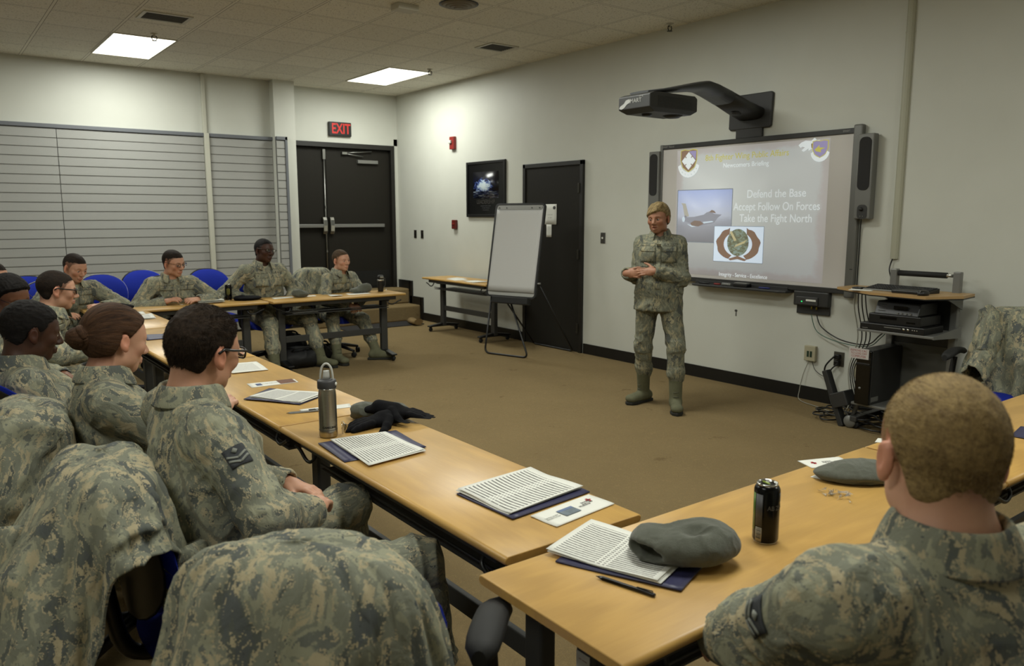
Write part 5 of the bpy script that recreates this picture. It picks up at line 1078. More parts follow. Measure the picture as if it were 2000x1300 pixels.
        P, Q = J.mesh(hj*1.1); P = relax(P, Q, 2, .5); R, T, ID = rest_bones(P, bones); Nn = normals(P, Q); rr = R+seed*1.7
        fold = (ridge(rr*V3(6, 6, 20)+(vnoise(rr*9, 5)[:, None]-.5)*2, seed)-.45)*(.005+.008*np.exp(-((np.where(ID % 2 == 0, T-1, np.minimum(T, 1-T)))/.25)**2)); P = P+Nn*fold[:, None]
        tr_ = npmesh('trousers', P-O_, Q, mc, body, None, rest=R+seed*.41)
        for q in (0, 1):
            (f, fy) = F_[q]; Bf = eul(fy); fr, ff = Bf[:, 0], Bf[:, 1]; up_ = unit(K_[q]-f)
            G_ = SDF(); a0 = V3(f[0], f[1], .085); G_.cap(a0, a0+up_*.22, .05*s, .058*s, .03); G_.cap(V3(f[0], f[1], .058)-ff*.045, V3(f[0], f[1], .052)+ff*.09, .046, .043, .03, fr, 1.05); G_.ell(V3(f[0], f[1], .05)+ff*.15, (.05, .05, .036), None, .03); G_.cap(a0+up_*.225, a0+up_*.4, .05, .05, .004, None, 1, True)
            G_.ell(V3(f[0], f[1], -.085), (.5, .5, .1), None, .004, True)
            P, Q = G_.mesh(.008); P = relax(P, Q, 1, .4); bt = npmesh('boot', P-O_, Q, MATS['suede_sage'], body)
            pts = [(-.1, .03), (-.095, -.03), (-.03, -.036), (.04, -.036), (.12, -.052), (.18, -.04), (.207, 0), (.18, .04), (.12, .052), (.04, .036), (-.03, .036)]
            MB().prism([(f[0]-O_[0]+ff[0]*x+fr[0]*y, f[1]-O_[1]+ff[1]*x+fr[1]*y) for x, y in [(a, b) for a, b in pts]], 'z', .0, .026).build('sole', mat('sole_dark', '#1d1d17', .8), bt, bevel=.006)
            mb = MB()
            for k in range(5): c = a0-O_+ff*(.056-.004*k+(.02 if k == 0 else 0))+up_*(.0+.035*k); mb.tube([tuple(c-fr*.022), tuple(c+ff*.006), tuple(c+fr*.022)], .0032, 6)
            mb.build('laces', mat('lace_sage', '#4a4a3a', .9), bt)
    # ---------------- glasses
    if glasses:
        gg = lambda x, y, z: tuple(H+HR @ (V3(x, y, z)*HS)-O_); mg = {'black': mat('glasses_black', '#0c0b0b', .3), 'wire': mat('glasses_wire', '#3a3530', .35, .8)}[glasses]; r = .0026 if glasses == 'black' else .0013
        mb = MB()
        for q in (-1, 1): mb.tube([gg(q*.033+.024*math.copysign(abs(math.cos(a))**.7, math.cos(a)), .106-.006*abs(math.cos(a)), -.004+.0155*math.copysign(abs(math.sin(a))**.7, math.sin(a))) for a in [2*pi*k/20 for k in range(21)]], r*HS, 6)
        mb.tube([gg(-.010, .108, .002), gg(0, .112, .004), gg(.010, .108, .002)], r*HS, 6)
        gl = mb.build('glasses', mg, body)
        for q in (-1, 1): MB().tube([gg(q*.057, .101, .006), gg(q*.070, .088, .007), gg(q*.0825, .03, .012), gg(q*.088, -.005, .018), gg(q*.087, -.022, .006)], (r*1.5)*HS, 6).build('temple_arm', mg, gl)
        for q in (-1, 1): MB().prism([(0, 0)], 'x', 0, 0) if False else MB().add([gg(q*.033+.023*math.cos(a), .1055-.006*abs(math.cos(a)), -.004+.0148*math.sin(a)) for a in [2*pi*k/16 for k in range(16)]], [tuple(range(16))]).build('lens', mat('lens_clear', '#ffffff', .02, trans=1., spec=.5), gl, solid=.0012)
    return dict(body=body, jacket=jk, N=N, Sh=Sh, E=E_, W=W_)
# ================================================================ the people
def P_(*a): return V3(*a)
PEOPLE = {}
def who(*names):
    return ONLY is None or any(n in ONLY for n in names)
ONLY = None
# standing speaker
if who('P0'):
    pel = P_(4.735, 4.31, .93)
    PEOPLE['P0'] = person('blonde woman in camouflage uniform standing and speaking with hands clasped', (4.735, 4.335, 1.535), pel, 219, 200, -2, 3, .985, 'skin_tan', 'hair_highlighted', 'bangs',
        wrists=[P_(4.585, 4.215, 1.125), P_(4.50, 4.44, 1.10)], elbows=[P_(.5, -.45, -1), P_(.3, .35, -1)],
        hands=[dict(dir=P_(-.45, .62, -.02), palm=P_(.7, .45, -.35), curl=.28, thumb=1.0), dict(dir=P_(.12, -.85, .02), palm=P_(.85, .2, -.1), curl=.35, thumb=.4)],
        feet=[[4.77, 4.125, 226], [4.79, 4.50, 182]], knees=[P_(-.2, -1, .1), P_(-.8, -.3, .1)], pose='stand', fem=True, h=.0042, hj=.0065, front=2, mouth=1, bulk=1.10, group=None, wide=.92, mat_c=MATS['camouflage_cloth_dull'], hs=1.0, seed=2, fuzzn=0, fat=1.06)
# left row, near to far
if who('P1'):
    PEOPLE['P1'] = person('seated man with black glasses and short brown hair, back to the camera', (.645, 2.36, 1.165), (.62, 2.20, .50), 4, 24, -6, 4, 1.04, 'skin_fair', 'hair_brown', 'thick',
        wrists=[P_(.86, 2.33, .72), P_(.845, 2.10, .70)], elbows=[P_(-.3, .9, -.6), P_(.25, -.9, -.75)], hands=[dict(dir=P_(.5, -.6, -.1), palm=P_(0, -.2, -1), curl=.6), dict(dir=P_(.55, .55, .1), palm=P_(-.2, .2, -1), curl=.9)],
        feet=[[1.08, 2.42, 10], [1.12, 1.84, -10]], ls=1.14, knees=[P_(.6, .1, 1), P_(.8, -.4, 1)], h=.0040, hj=.0062, glasses='black', rank=1, bulk=1.12, fuzzn=30000, seed=3, wide=1.08, group='seated airmen in camouflage uniform')
if who('P2'):
    PEOPLE['P2'] = person('seated woman with auburn hair in a low bun', (.515, 2.93, 1.14), (.50, 2.98, .50), -4, 16, -10, -3, .97, 'skin_pale', 'hair_auburn', 'bun',
        wrists=[P_(.80, 3.2, .80), P_(.82, 2.85, .86)], elbows=[P_(-.3, .9, -.6), P_(.2, -.9, -.8)], feet=[[.9, 3.1, 0], [.92, 2.84, 0]], h=.0042, hj=.0068, fem=True, bulk=1.10, seed=4, fuzzn=3000)
if who('P3'):
    PEOPLE['P3'] = person('seated dark-skinned man with short black hair at the left edge', (.335, 3.66, 1.095), (.40, 3.67, .48), 5, 8, -8, 0, 1.0, 'skin_dark', 'hair_black', 'afro',
        wrists=[P_(.62, 3.95, .70), P_(.62, 3.55, .72)], feet=[[.62, 3.95, 0], [.66, 3.62, 0]], h=.0045, hj=.0075, bulk=1.12, seed=5, front=False)
if who('P5'):
    PEOPLE['P5'] = person('woman with dark parted hair and glasses, half hidden at the left edge', (.385, 5.06, 1.115), (.25, 5.1, .50), -30, -62, -14, 5, .97, 'skin_brown', 'hair_black', 'long', feet=[[.6, 5.1, -30], [.62, 4.9, -30]], h=.0045, hj=.009, fem=True, glasses='wire', seed=6)
if who('P4'):
    PEOPLE['P4'] = person('seated man with a shaved head and brown glasses facing right', (.675, 5.64, 1.095), (.40, 5.75, .50), -18, -2, -4, 0, 1.02, 'skin_pale', 'hair_dark_brown', 'buzz', wrists=[P_(.85, 5.85, .76), P_(.82, 5.35, .72)], elbows=[P_(-.3, .9, -.6), P_(.2, -.9, -.6)],
        feet=[[.85, 5.9, 0], [.85, 5.6, 0]], h=.0042, hj=.008, glasses='black', rank=1, bulk=1.08, seed=7, front=True)
if who('P6'):
    PEOPLE['P6'] = person('man with short dark hair cut by the left edge of the photo', (.425, 6.94, 1.10), (.16, 6.95, .50), -10, -22, -2, 0, 1.0, 'skin_fair', 'hair_dark_brown', 'crew', feet=[[.6, 7.05, -10], [.6, 6.8, -10]], h=.005, hj=.010, seed=8, front=True)
# back row
if who('P7'):
    PEOPLE['P7'] = person('seated man with faded short hair at the corner of the tables, looking down right', (1.09, 7.84, 1.10), (1.0, 8.14, .50), -78, -60, -14, -2, 1.03, 'skin_fair', 'hair_dark_brown', 'fade', wrists=[P_(1.27, 7.72, .76), P_(.93, 7.70, .70)], elbows=[P_(.9, .2, -.5), P_(-.9, .2, -.5)],
        feet=[[1.1, 7.75, -80], [.85, 7.75, -80]], h=.0045, hj=.009, front=True, bulk=1.12, seed=9)
if who('P8'):
    PEOPLE['P8'] = person('seated man with thin glasses and short brown hair in the back row', (1.92, 7.86, 1.11), (2.0, 8.13, .50), -92, -62, -6, 2, 1.04, 'skin_fair', 'hair_dark_brown', 'crew', wrists=[P_(2.10, 7.75, .76), P_(1.78, 7.73, .76)], elbows=[P_(.9, .3, -.4), P_(-.9, .3, -.4)],
        feet=[[2.05, 7.75, -90], [1.85, 7.75, -90]], h=.0045, hj=.009, front=True, glasses='wire', bulk=1.12, seed=10)
if who('P9'):
    PEOPLE['P9'] = person('seated dark-skinned man with glasses leaning back, looking up right', (2.83, 7.96, 1.20), (2.88, 8.10, .54), -82, -70, 4, -6, 1.04, 'skin_dark', 'hair_black', 'buzz', wrists=[P_(3.06, 7.92, .66), P_(2.66, 7.93, .70)], elbows=[P_(.9, .5, -.7), P_(-.9, .5, -.7)],
        feet=[[3.25, 7.6, -60], [2.72, 7.50, -95]], knees=[P_(.4, -.8, 1), P_(-.1, -1, 1)], h=.0045, hj=.009, front=True, glasses='wire', bulk=1.14, seed=11, wide=1.03)
if who('P10'):
    PEOPLE['P10'] = person('seated man with reddish buzzed hair nearest the exit, leaning on his knees', (3.66, 7.93, 1.075), (3.62, 8.20, .50), -75, -74, 2, 3, .98, 'skin_pale', 'hair_light_brown', 'buzz', wrists=[P_(3.70, 7.66, .60), P_(3.60, 7.64, .61)], elbows=[P_(.9, .1, -.3), P_(-.8, .1, -.3)],
        hands=[dict(dir=P_(-.4, -.5, -.1), palm=P_(-.3, .3, -1), curl=.8), dict(dir=P_(.5, -.5, -.1), palm=P_(.3, .3, -1), curl=.8)], feet=[[3.90, 7.62, -28], [3.46, 7.66, -86]], knees=[P_(.3, -.6, 1), P_(-.2, -.8, 1)], h=.0045, hj=.009, front=True, seed=12)
# foreground right
if who('P11'):
    PEOPLE['P11'] = person('blond buzz-cut man in the foreground seen from behind', (1.235, .535, 1.195), (1.39, .36, .50), 66, 46, -3, 0, 1.05, 'skin_pale', 'hair_blond_buzz', 'buzz', wrists=[P_(1.30, .98, .66), P_(1.75, .80, .66)], elbows=[P_(-.8, .1, -.7), P_(.8, -.3, -.7)],
        feet=[[1.5, 1.0, 70], [1.75, .85, 70]], h=.0036, hj=.0055, rank=0, bulk=1.16, seed=13, fuzzn=30000, wide=1.04, nl=.045)
if who('P12'):
    PEOPLE['P12'] = person('person at the right edge of the foreground row, only a knee and sleeve in view', (2.55, .45, 1.2), (2.60, .30, .50), 95, 60, 0, 0, 1.0, 'skin_fair', 'hair_dark_brown', 'crew', wrists=[P_(2.50, .70, .72), P_(2.8, .70, .72)], feet=[[2.5, .85, 95], [2.75, .85, 90]], h=.006, hj=.010, seed=14)
# ================================================================ jackets draped over chair backs
def drape(lab, c, face, zt, spec, half=.21, seed=0, sleeves=(), lean=0, inner=True):
    """crest centre c (x,y); face = chair facing in degrees; spec(theta_deg) -> (reach, drop). theta 0 = chair front, 90 = its left side"""
    a = math.radians(face); X = V3(math.cos(a), math.sin(a), 0); Y = V3(-math.sin(a), math.cos(a), 0); O3 = V3(c[0], c[1], 0)
    nt, nv = 120, 44; th = np.linspace(0, 360, nt, endpoint=False); key = sorted(spec); k2 = [key[-1]-360]+key+[key[0]+360]
    val = np.array([spec[k] for k in [key[-1]]+key+[key[0]]], float); reach = np.interp(th, k2, val[:, 0]); drop = np.interp(th, k2, val[:, 1])
    for _ in range(6): reach = (np.roll(reach, 1)+reach+np.roll(reach, -1))/3
    for _ in range(3): drop = (np.roll(drop, 1)+drop+np.roll(drop, -1))/3
    t = np.radians(th); P = []; R = []
    for j in range(nv+1):
        v = j/nv; s0 = min(1, v/.16); r0 = math.sin(s0*pi/2); ct, st = np.cos(t), np.sin(t)
        bx_, by_ = .085*r0*ct, half*r0*np.sign(st)*np.abs(st)**.8
        q = (max(0, v-.05)/.95)**.8; co = np.stack([ct*2.6+seed, st*2.6, np.full(nt, v*1.3)], 1); co2 = np.stack([ct*6+seed, st*6, np.full(nt, v*2.5+3)], 1)
        fold = (ridge(co, seed)-.4)*.095*q+(ridge(co2, seed+5)-.4)*.045*q**.5
        rr = reach*q+fold; z = zt-.03*(1-math.cos(s0*pi/2))-drop*(max(0, v-.08)/.92)**1.05+.012*np.sin(3*t+seed)*r0
        z = z-.02*np.abs(st)**4*s0
        x = bx_+rr*ct; y = by_+rr*st*.8
        P.append([tuple(O3+X*x[i]+Y*y[i]+V3(0, 0, z[i])) for i in range(nt)]); R.append([(x[i]+seed, y[i]*.9+seed*.3, z[i]) for i in range(nt)])
    mb = MB(); mb.grid(P, True, True); mb.f.append(tuple(range(nt))[::-1]); mb.sm.append(True)
    org = (c[0], c[1], zt-.5); jk = mb.build('draped_jacket', MATS['camouflage_cloth'], None, org, fix=False)
    at = jk.data.attributes.new('rest', 'FLOAT_VECTOR', 'POINT'); at.data.foreach_set('vector', [x for r in R for p in r for x in p])
    s_ = jk.modifiers.new('s', 'SOLIDIFY'); s_.thickness = .006; s_.offset = -1
    tag(jk, lab, 'jacket', 'camouflage jackets draped over chair backs')
    O4 = np.array(org)
    for k, (pts, r0, r1) in enumerate(sleeves):
        pp = [O3+X*p[0]+Y*p[1]+V3(0, 0, p[2]) for p in pts]; sp = smooth_pts([tuple(p) for p in pp], 8); n = len(sp); seg = 40; rings = []; up = Vector(Y)
        RR = []
        for i, p in enumerate(sp):
            tt = (sp[min(i+1, n-1)]-sp[max(i-1, 0)]).normalized(); a1 = tt.cross(up).normalized(); b1 = tt.cross(a1).normalized(); r = r0+(r1-r0)*i/(n-1)
            an = np.linspace(0, 2*pi, seg, endpoint=False); fl = (ridge(np.stack([np.cos(an)*1.6+i*.16, np.sin(an)*1.6, np.full(seg, i*.55)], 1), k+seed)-.4)*.028
            rings.append([tuple(p+a1*(math.cos(q)*(r*1.15+fl[m]))+b1*(math.sin(q)*(r*.75+fl[m]))-Vector(O4)) for m, q in enumerate(an)]); RR += [(q*.09+seed, r, i*.03+seed) for q in an]
        sl = MB().rings(rings, True, False, True).build('sleeve', MATS['camouflage_cloth'], jk, fix=True, solid=.005); at = sl.data.attributes.new('rest', 'FLOAT_VECTOR', 'POINT'); at.data.foreach_set('vector', [x for p in RR for x in p])
    return jk
drape('camouflage jacket arched open over the chair of the near man with black glasses', (.325, 2.14), 0, .972,
      {0: (.03, .34), 40: (.05, .40), 90: (.08, .45), 130: (.13, .45), 165: (.18, .44), 195: (.22, .44), 220: (.23, .47), 236: (.20, .55), 246: (.16, .40), 256: (.13, .18), 275: (.10, .13), 300: (.09, .14), 320: (.09, .20), 334: (.08, .48), 345: (.06, .55)}, .19, 1,
      sleeves=[([(-.17, .05, .80), (-.20, -.02, .62), (-.18, -.05, .44), (-.15, -.06, .28)], .07, .055), ([(.13, -.12, .72), (.16, -.17, .56), (.15, -.19, .40), (.14, -.19, .25)], .05, .045)])
drape('camouflage jacket draped over the empty chair nearest the camera', (.495, 1.285), 45, .982,
      {0: (.05, .55), 45: (.06, .60), 90: (.07, .70), 135: (.12, .75), 180: (.17, .78), 225: (.19, .78), 270: (.13, .80), 315: (.09, .68)}, .215, 2,
      sleeves=[([(-.02, .04, .86), (-.10, .16, .72), (-.14, .22, .54), (-.13, .23, .33)], .06, .06)])
drape('camouflage jacket draped over the chair of the woman with the hair bun', (.24, 2.93), 5, .965,
      {0: (.02, .3), 60: (.06, .4), 90: (.08, .45), 135: (.12, .55), 180: (.14, .58), 225: (.13, .58), 270: (.08, .5), 315: (.04, .35)}, .22, 3,
      sleeves=[([(-.03, -.20, .93), (-.10, -.25, .78), (-.13, -.26, .6), (-.13, -.25, .42)], .075, .06)])
drape('camouflage jacket draped behind the man by the exit', (3.54, 8.45), -68, .97, {0: (.03, .3), 90: (.12, .4), 180: (.10, .5), 270: (.14, .42)}, .24, 4)
drape('camouflage jacket draped over the black-armed chair by the right wall', (5.50, 1.95), 180, .985, {0: (.12, .5), 90: (.10, .5), 180: (.06, .5), 270: (.08, .45)}, .22, 5,
      sleeves=[([(.05, -.16, .92), (.16, -.14, .80), (.22, -.13, .66), (.42, -.10, .58)], .09, .07)])
# ================================================================ things on the tables
TZ = .7305
def quad(nm, m, C, z, lab, cat, grp=None, th=.0006, curl=0., nx=10, ny=10, seed=0, parent=None):
    """thin sheet from four corners (bl, br, tr, tl)"""
    rnd = random.Random(seed); a, b = rnd.uniform(0, 6), rnd.uniform(0, 6)
    C = [Vector((x, y, 0)) for x, y in C]; org = (sum(c.x for c in C)/4, sum(c.y for c in C)/4, z)
    P = [[(C[0]*(1-u)*(1-v)+C[1]*u*(1-v)+C[2]*u*v+C[3]*(1-u)*v)+Vector((0, 0, z+curl*abs(math.sin(a+2.2*u+v))*max(abs(u-.5), abs(v-.5))**2*4)) for u in [i/nx for i in range(nx+1)]] for v in [j/ny for j in range(ny+1)]]
    mb = MB().grid(P); o = mb.build(nm, m, parent, org if parent is None else None, fix=False)
    if o.data.polygons[0].normal.z < 0: o.data.flip_normals()
    uvl = o.data.uv_layers.new(name='UVMap'); k = nx+1
    for lp in o.data.loops: vi = lp.vertex_index; uvl.data[lp.index].uv = ((vi % k)/nx, (vi//k)/ny)
    s = o.modifiers.new('s', 'SOLIDIFY'); s.thickness = th; s.offset = 1
    if parent is None: tag(o, lab, cat, grp)
    return o
def printed(C, z, lab, m='form_print', n=3, cat='papers', curl=.004, seed=0, th=.0008):
    """stack of loose sheets: the top one printed, slightly fanned ones underneath"""
    for k in range(n-1):
        dx, dy = .006*math.sin(seed+k*2.1), .008*math.cos(seed*1.3+k*1.7); o = quad('form_sheet', m_white, [(x+dx, y+dy) for x, y in C], z+k*.0011, lab+', %s sheet underneath' % ['lowest', 'second'][k % 2], cat, 'printed forms on the tables', th, curl*.5, seed=seed+k)
    return quad('form_sheet', MATS[m], C, z+(n-1)*.0011+.0004, lab+', top sheet', cat, 'printed forms on the tables', th, curl, seed=seed)
GF = 'navy folders on the tables'
quad('folder', m_navy, [(1.106, 2.644), (1.090, 2.386), (1.399, 2.367), (1.417, 2.625)], TZ, 'navy folder between the steel bottle and the edge of its table', 'folder', GF, .003, .003, seed=1)
printed([(1.154, 2.645), (1.131, 2.295), (1.371, 2.329), (1.366, 2.614)], TZ+.0045, 'printed form on the navy folder beside the steel bottle', seed=1)
quad('folder', m_navy, [(1.224, 1.896), (1.238, 1.636), (1.554, 1.669), (1.548, 1.925)], TZ, 'navy folder near the end of the left row, beside a red cross brochure', 'folder', GF, .004, .003, seed=2)
printed([(1.233, 1.905), (1.247, 1.659), (1.550, 1.694), (1.540, 1.939)], TZ+.0055, 'printed form on the navy folder beside the red cross brochure', seed=4, n=3, curl=.008)
b_ = quad('brochure', m_white, [(1.293, 1.627), (1.302, 1.525), (1.545, 1.554), (1.540, 1.658)], TZ, 'white folded brochure with a red cross and small aerial photo', 'brochure', None, .0025, .002)
def on_table(par, C, z): 
    """frame on a sheet: u along bl->br, v along bl->tl"""
    c0, c1, c3 = Vector((*C[0], z)), Vector((*C[1], z)), Vector((*C[3], z)); ex, ey = (c1-c0), (c3-c0); return lambda u, v: c0+ex*u+ey*v-par.location, ex, ey
def lay(par, C, z, nm, m, u0, u1, v0, v1, th=.0003): f, ex, ey = on_table(par, C, z); return MB().add([f(u0, v0), f(u1, v0), f(u1, v1), f(u0, v1)], [(0, 1, 2, 3)]).build(nm, m, par, solid=th)
def words(par, C, z, txt, size, u, v, m, rot=0):
    f, ex, ey = on_table(par, C, z); a = math.atan2(ex.y, ex.x)+rot; p = f(u, v); me = text_mesh(txt, size, .0002); me.transform(Matrix.Translation(p) @ Matrix.Rotation(a, 4, 'Z')); me.materials.clear(); return link('print_words', me, m, par)
C = [(1.293, 1.627), (1.302, 1.525), (1.545, 1.554), (1.540, 1.658)]; C2 = [C[3], C[0], C[1], C[2]]   # read from the long side
m_cross = mat('print_red', '#a3232b', .6); m_ig = mat('ink_grey'); z_ = TZ+.0046
C3 = [C[1], C[2], C[3], C[0]]
lay(b_, C3, z_, 'print_photo', mat('print_aerial', '#54616a', .5, var=.6, vscale=60), .30, .55, .30, .72)
lay(b_, C3, z_+.0003, 'print_photo_sky', mat('print_sky', '#4a5f84', .5), .30, .55, .60, .72)
lay(b_, C3, z_, 'red_cross', m_cross, .84, .87, .60, .80); lay(b_, C3, z_, 'red_cross', m_cross, .815, .895, .67, .73)
words(b_, C3, z_, 'American\nRed Cross', .010, .78, .62, m_ig); words(b_, C3, z_, 'Welcome', .012, .70, .5, m_ig); words(b_, C3, z_, 'Service to the\nArmed Forces', .009, .15, .5, mat('ink_light', '#8f8f8c', .6))
quad('folder', m_navy, [(1.285, 1.079), (1.161, 1.364), (1.369, 1.432), (1.464, 1.146)], TZ, 'navy folder under the forms and the nearest grey fleece hat', 'folder', GF, .004, .003, seed=3)
o = quad('card_slip', m_white, [(1.271, 1.174), (1.317, 1.104), (1.393, 1.141), (1.355, 1.204)], TZ+.0045, 'small white slip sticking out under the nearest fleece hat', 'card')
printed([(1.262, 1.129), (1.171, 1.412), (1.389, 1.484), (1.445, 1.194)], TZ+.0065, 'printed form under the nearest grey fleece hat', seed=7, n=3, curl=.008)
# pen in the foreground
def pen(p0, p1, r, m, lab, tipm=None, clip=True, z=TZ):
    p0, p1 = Vector((*p0, z+r)), Vector((*p1, z+r)); u = (p1-p0).normalized(); o = MB().tube([p0, p0+u*.012, p0+u*.012, p1-u*.004, p1], [r*.45, r, r, r, r*.8], 12).build('pen', m, None, (p0.x, p0.y, z)); tag(o, lab, 'pen')
    n = Vector((-u.y, u.x, 0)); O_ = Vector(o.location)
    if clip: MB().tube([p1-u*.006-O_+Vector((0, 0, r)), p1-u*.006-O_+Vector((0, 0, r+.003)), p1-u*.045-O_+Vector((0, 0, r+.001))], .0016, 6).build('clip', tipm or m, o)
    MB().tube([p0-u*.006-O_, p0+u*.002-O_], [.0008, r*.4], 8).build('tip', tipm or m, o); return o
pen((1.186, 1.241), (1.223, 1.099), .0048, m_blk, 'black pen lying in front of the nearest folder')
pen((1.184, 3.138), (1.31, 3.10), .0045, m_silver, 'silver and black pen lying left of the steel bottle', m_blk)
pen((1.19, 7.66), (1.26, 7.62), .004, m_blk, 'dark pen at the far left corner of the tables')
# steel bottle
t = thing('water_bottle', 'brushed steel water bottle with grey lid and white loop', 'bottle', (1.182, 2.722, TZ)); r = .0345
MB().lathe([(.001, 0), (r-.003, 0), (r, .004), (r, .028), (r-.0004, .030), (r-.001, .16), (r-.0035, .180), (r-.004, .186), (.02, .187), (.001, .187)], seg=40).build('body', MATS['brushed_steel'], t)
MB().lathe([(r+.0002, .029), (r+.0004, .030), (r+.0002, .031)], seg=40).build('base_line', m_gun, t)
me = text_mesh('CAMELBAK', .011, .0003, bold=.0003)
for v in me.vertices:
    a = v.co.x/r-2.02+.2; v.co = (( r+.0006)*math.cos(a), (r+.0006)*math.sin(a), .041+v.co.y)
me.materials.clear(); link('brand_lettering', me, m_gun, t)
MB().lathe([(.001, .186), (r-.001, .186), (r+.001, .190), (r+.001, .213), (r-.002, .219), (.02, .222), (.001, .222)], seg=40).build('lid', mat('lid_grey', '#38383a', .5), t)
MB().lathe([(r-.002, .184), (r+.0003, .185), (r+.0003, .1875), (r-.002, .188)], seg=40).build('steel_ring', m_chrome, t)
lp = MB().tube(smooth_pts([(.019*c, -.012*c+.0, z) for c, z in ((-1, .214), (-1.0, .235), (-.80, .262), (-.4, .276), (0, .280), (.4, .276), (.8, .262), (1.0, .235), (1, .214))], 4), .0042, 10).build('carry_loop', mat('loop_white', '#b9bab4', .35), t)
MB().rings([[(x*w_-.0, y*.8, z) for x, y in [(math.cos(a)*.013, math.sin(a)*.010) for a in [2*pi*k/14 for k in range(14)]]] for z, w_ in ((.218, 1.25), (.235, 1.2), (.25, 1.0), (.254, .9))]).build('bite_valve', mat('valve_clear', '#b4b6b2', .3, alpha=1), t)
MB().lathe([(.001, 0), (.007, 0), (.007, .003), (.001, .003)], seg=12, M=Matrix.Translation((.024, -.0255, .204)) @ Matrix.Rotation(-.82, 4, 'Z') @ Matrix.Rotation(pi/2, 4, 'Y')).build('lid_emblem', m_white, t)
t = thing('key_bunch', 'small bunch of keys leaning beside the steel bottle', 'keys', (1.232, 2.70, TZ))
for k in range(3): MB().prism(rrect(0, 0, .012+.004*k, .045-.006*k, .004), 'x', -.001+.003*k, .001+.003*k).build('key', m_chrome, t).matrix_local = Matrix.Translation((.004*k, .003*k, .026)) @ Matrix.Rotation(.25+.2*k, 4, 'X') @ Matrix.Rotation(.5*k, 4, 'Z')
MB().tube([(.0, .012*math.cos(a), .042+.012*math.sin(a)) for a in [2*pi*k/14 for k in range(15)]], .0012, 6).build('key_ring', m_chrome, t)
# cans
def can(x, y, z, lab, near=False, front=0.):
    t = thing('drink_can', lab, 'can', (x, y, z), 0, 'black energy drink cans'); R_, Hc = .0325, .157
    MB().lathe([(R_-.006, .0), (R_-.003, .004), (R_, .010), (R_, Hc-.018), (R_-.002, Hc-.012), (R_-.0065, Hc-.004)], seg=36).build('can_body', mat('can_black', '#08080a', .22, .5), t)
    MB().lathe([(.001, Hc-.006), (R_-.011, Hc-.006), (R_-.0095, Hc-.002), (R_-.0085, Hc), (R_-.0065, Hc), (R_-.0062, Hc-.005), (R_-.008, Hc-.007)], seg=36).build('can_lid', m_chrome, t)
    MB().lathe([(R_-.007, -.0), (R_-.0045, .0), (R_-.0028, .004), (R_-.004, .005)], seg=36).build('can_base', m_chrome, t)
    def wrap(nm, poly_, m, a0, z0, off=.0004):
        me_ = MB(); n_ = len(poly_); me_.add([((R_+off)*math.cos(a0+u/R_), (R_+off)*math.sin(a0+u/R_), z0+v) for u, v in poly_], [tuple(range(n_))]); return me_.build(nm, m, t, solid=.0003, fix=False)
    def strip(nm, m, a0, a1, z0, z1, off=.0004, n_=10): return MB().grid([[((R_+off)*math.cos(a0+(a1-a0)*i/n_), (R_+off)*math.sin(a0+(a1-a0)*i/n_), z) for i in range(n_+1)] for z in (z0, z1)]).build(nm, m, t, solid=.0003, fix=False)
    green = mat('can_green', '#4c6a25', .35, .3); m_txt = mat('can_text', '#77787a', .4, .3)
    if near:
        ca = math.radians(-90-56.)+pi*0   # side towards the camera
        ca = math.atan2(-y, -x)
        strip('green_panel', green, ca-1.32, ca-.95, .035, .132)
        g = mat('facts_panel', '#4a4a4c', .5, .2, var=.6, vscale=900); strip('facts_panel', g, ca-.88, ca-.28, .048, .132)
        strip('barcode_panel', mat('barcode_cream', '#a79d86', .5), ca-.82, ca-.28, .008, .045)
        for k in range(9): strip('barcode_bar', m_blk, ca-.76, ca-.34, .016+k*.0032, .016+k*.0032+(.0011 if k % 3 else .0019), .0008, 6)
        me = text_mesh('ABSOLUTELY ZERO', .0085, .0002)
        me2 = text_mesh('AB ZERO', .016, .0002, bold=.0004)
        for v in me2.vertices: a = ca+.98+v.co.x/R_*.9; v.co = ((R_+.0006)*math.cos(a), (R_+.0006)*math.sin(a), .098+v.co.y+v.co.x*.0)
        me2.materials.clear(); link('can_lettering', me2, m_txt, t)
        MB().grid([[((R_+.0006)*math.cos(ca+1.15+k*.12), (R_+.0006)*math.sin(ca+1.15+k*.12), zz) for k in range(3)] for zz in (.112, .125, .135)]).build('claw_mark', m_txt, t, solid=.0003, fix=False)
        tb = MB().prism(rrect(0, 0, .014, .024, .006), 'z', 0, .0015).build('pull_tab', mat('tab_green', '#8fa824', .3, .5), t); tb.matrix_local = Matrix.Translation((0, .002, Hc-.003)) @ Matrix.Rotation(.9, 4, 'Z') @ Matrix.Rotation(.35, 4, 'X')
    else:
        ca = math.atan2(-y, -x)+front
        for k, (dx, ln) in enumerate(((-.011, .065), (0, .075), (.011, .062))):
            wrap('claw_mark', [(dx-.003, -ln/2), (dx+.001, -ln/2+.01), (dx+.003, ln/2), (dx-.004, ln/2-.005)], mat('claw_gold', '#8c8a46', .4, .3), ca, .085)
        wrap('can_word', [(-.015, 0), (.015, 0), (.015, .007), (-.015, .007)], m_txt, ca, .028)
    return t
can(1.676, 1.138, TZ, 'black energy drink can with a green tab on the foreground table', True)
can(2.41, 7.84, TZ, 'black energy drink can standing beside the black beret', False)
can(1.93, 7.72, .575, 'black energy drink can on the shelf under the back row table', False)
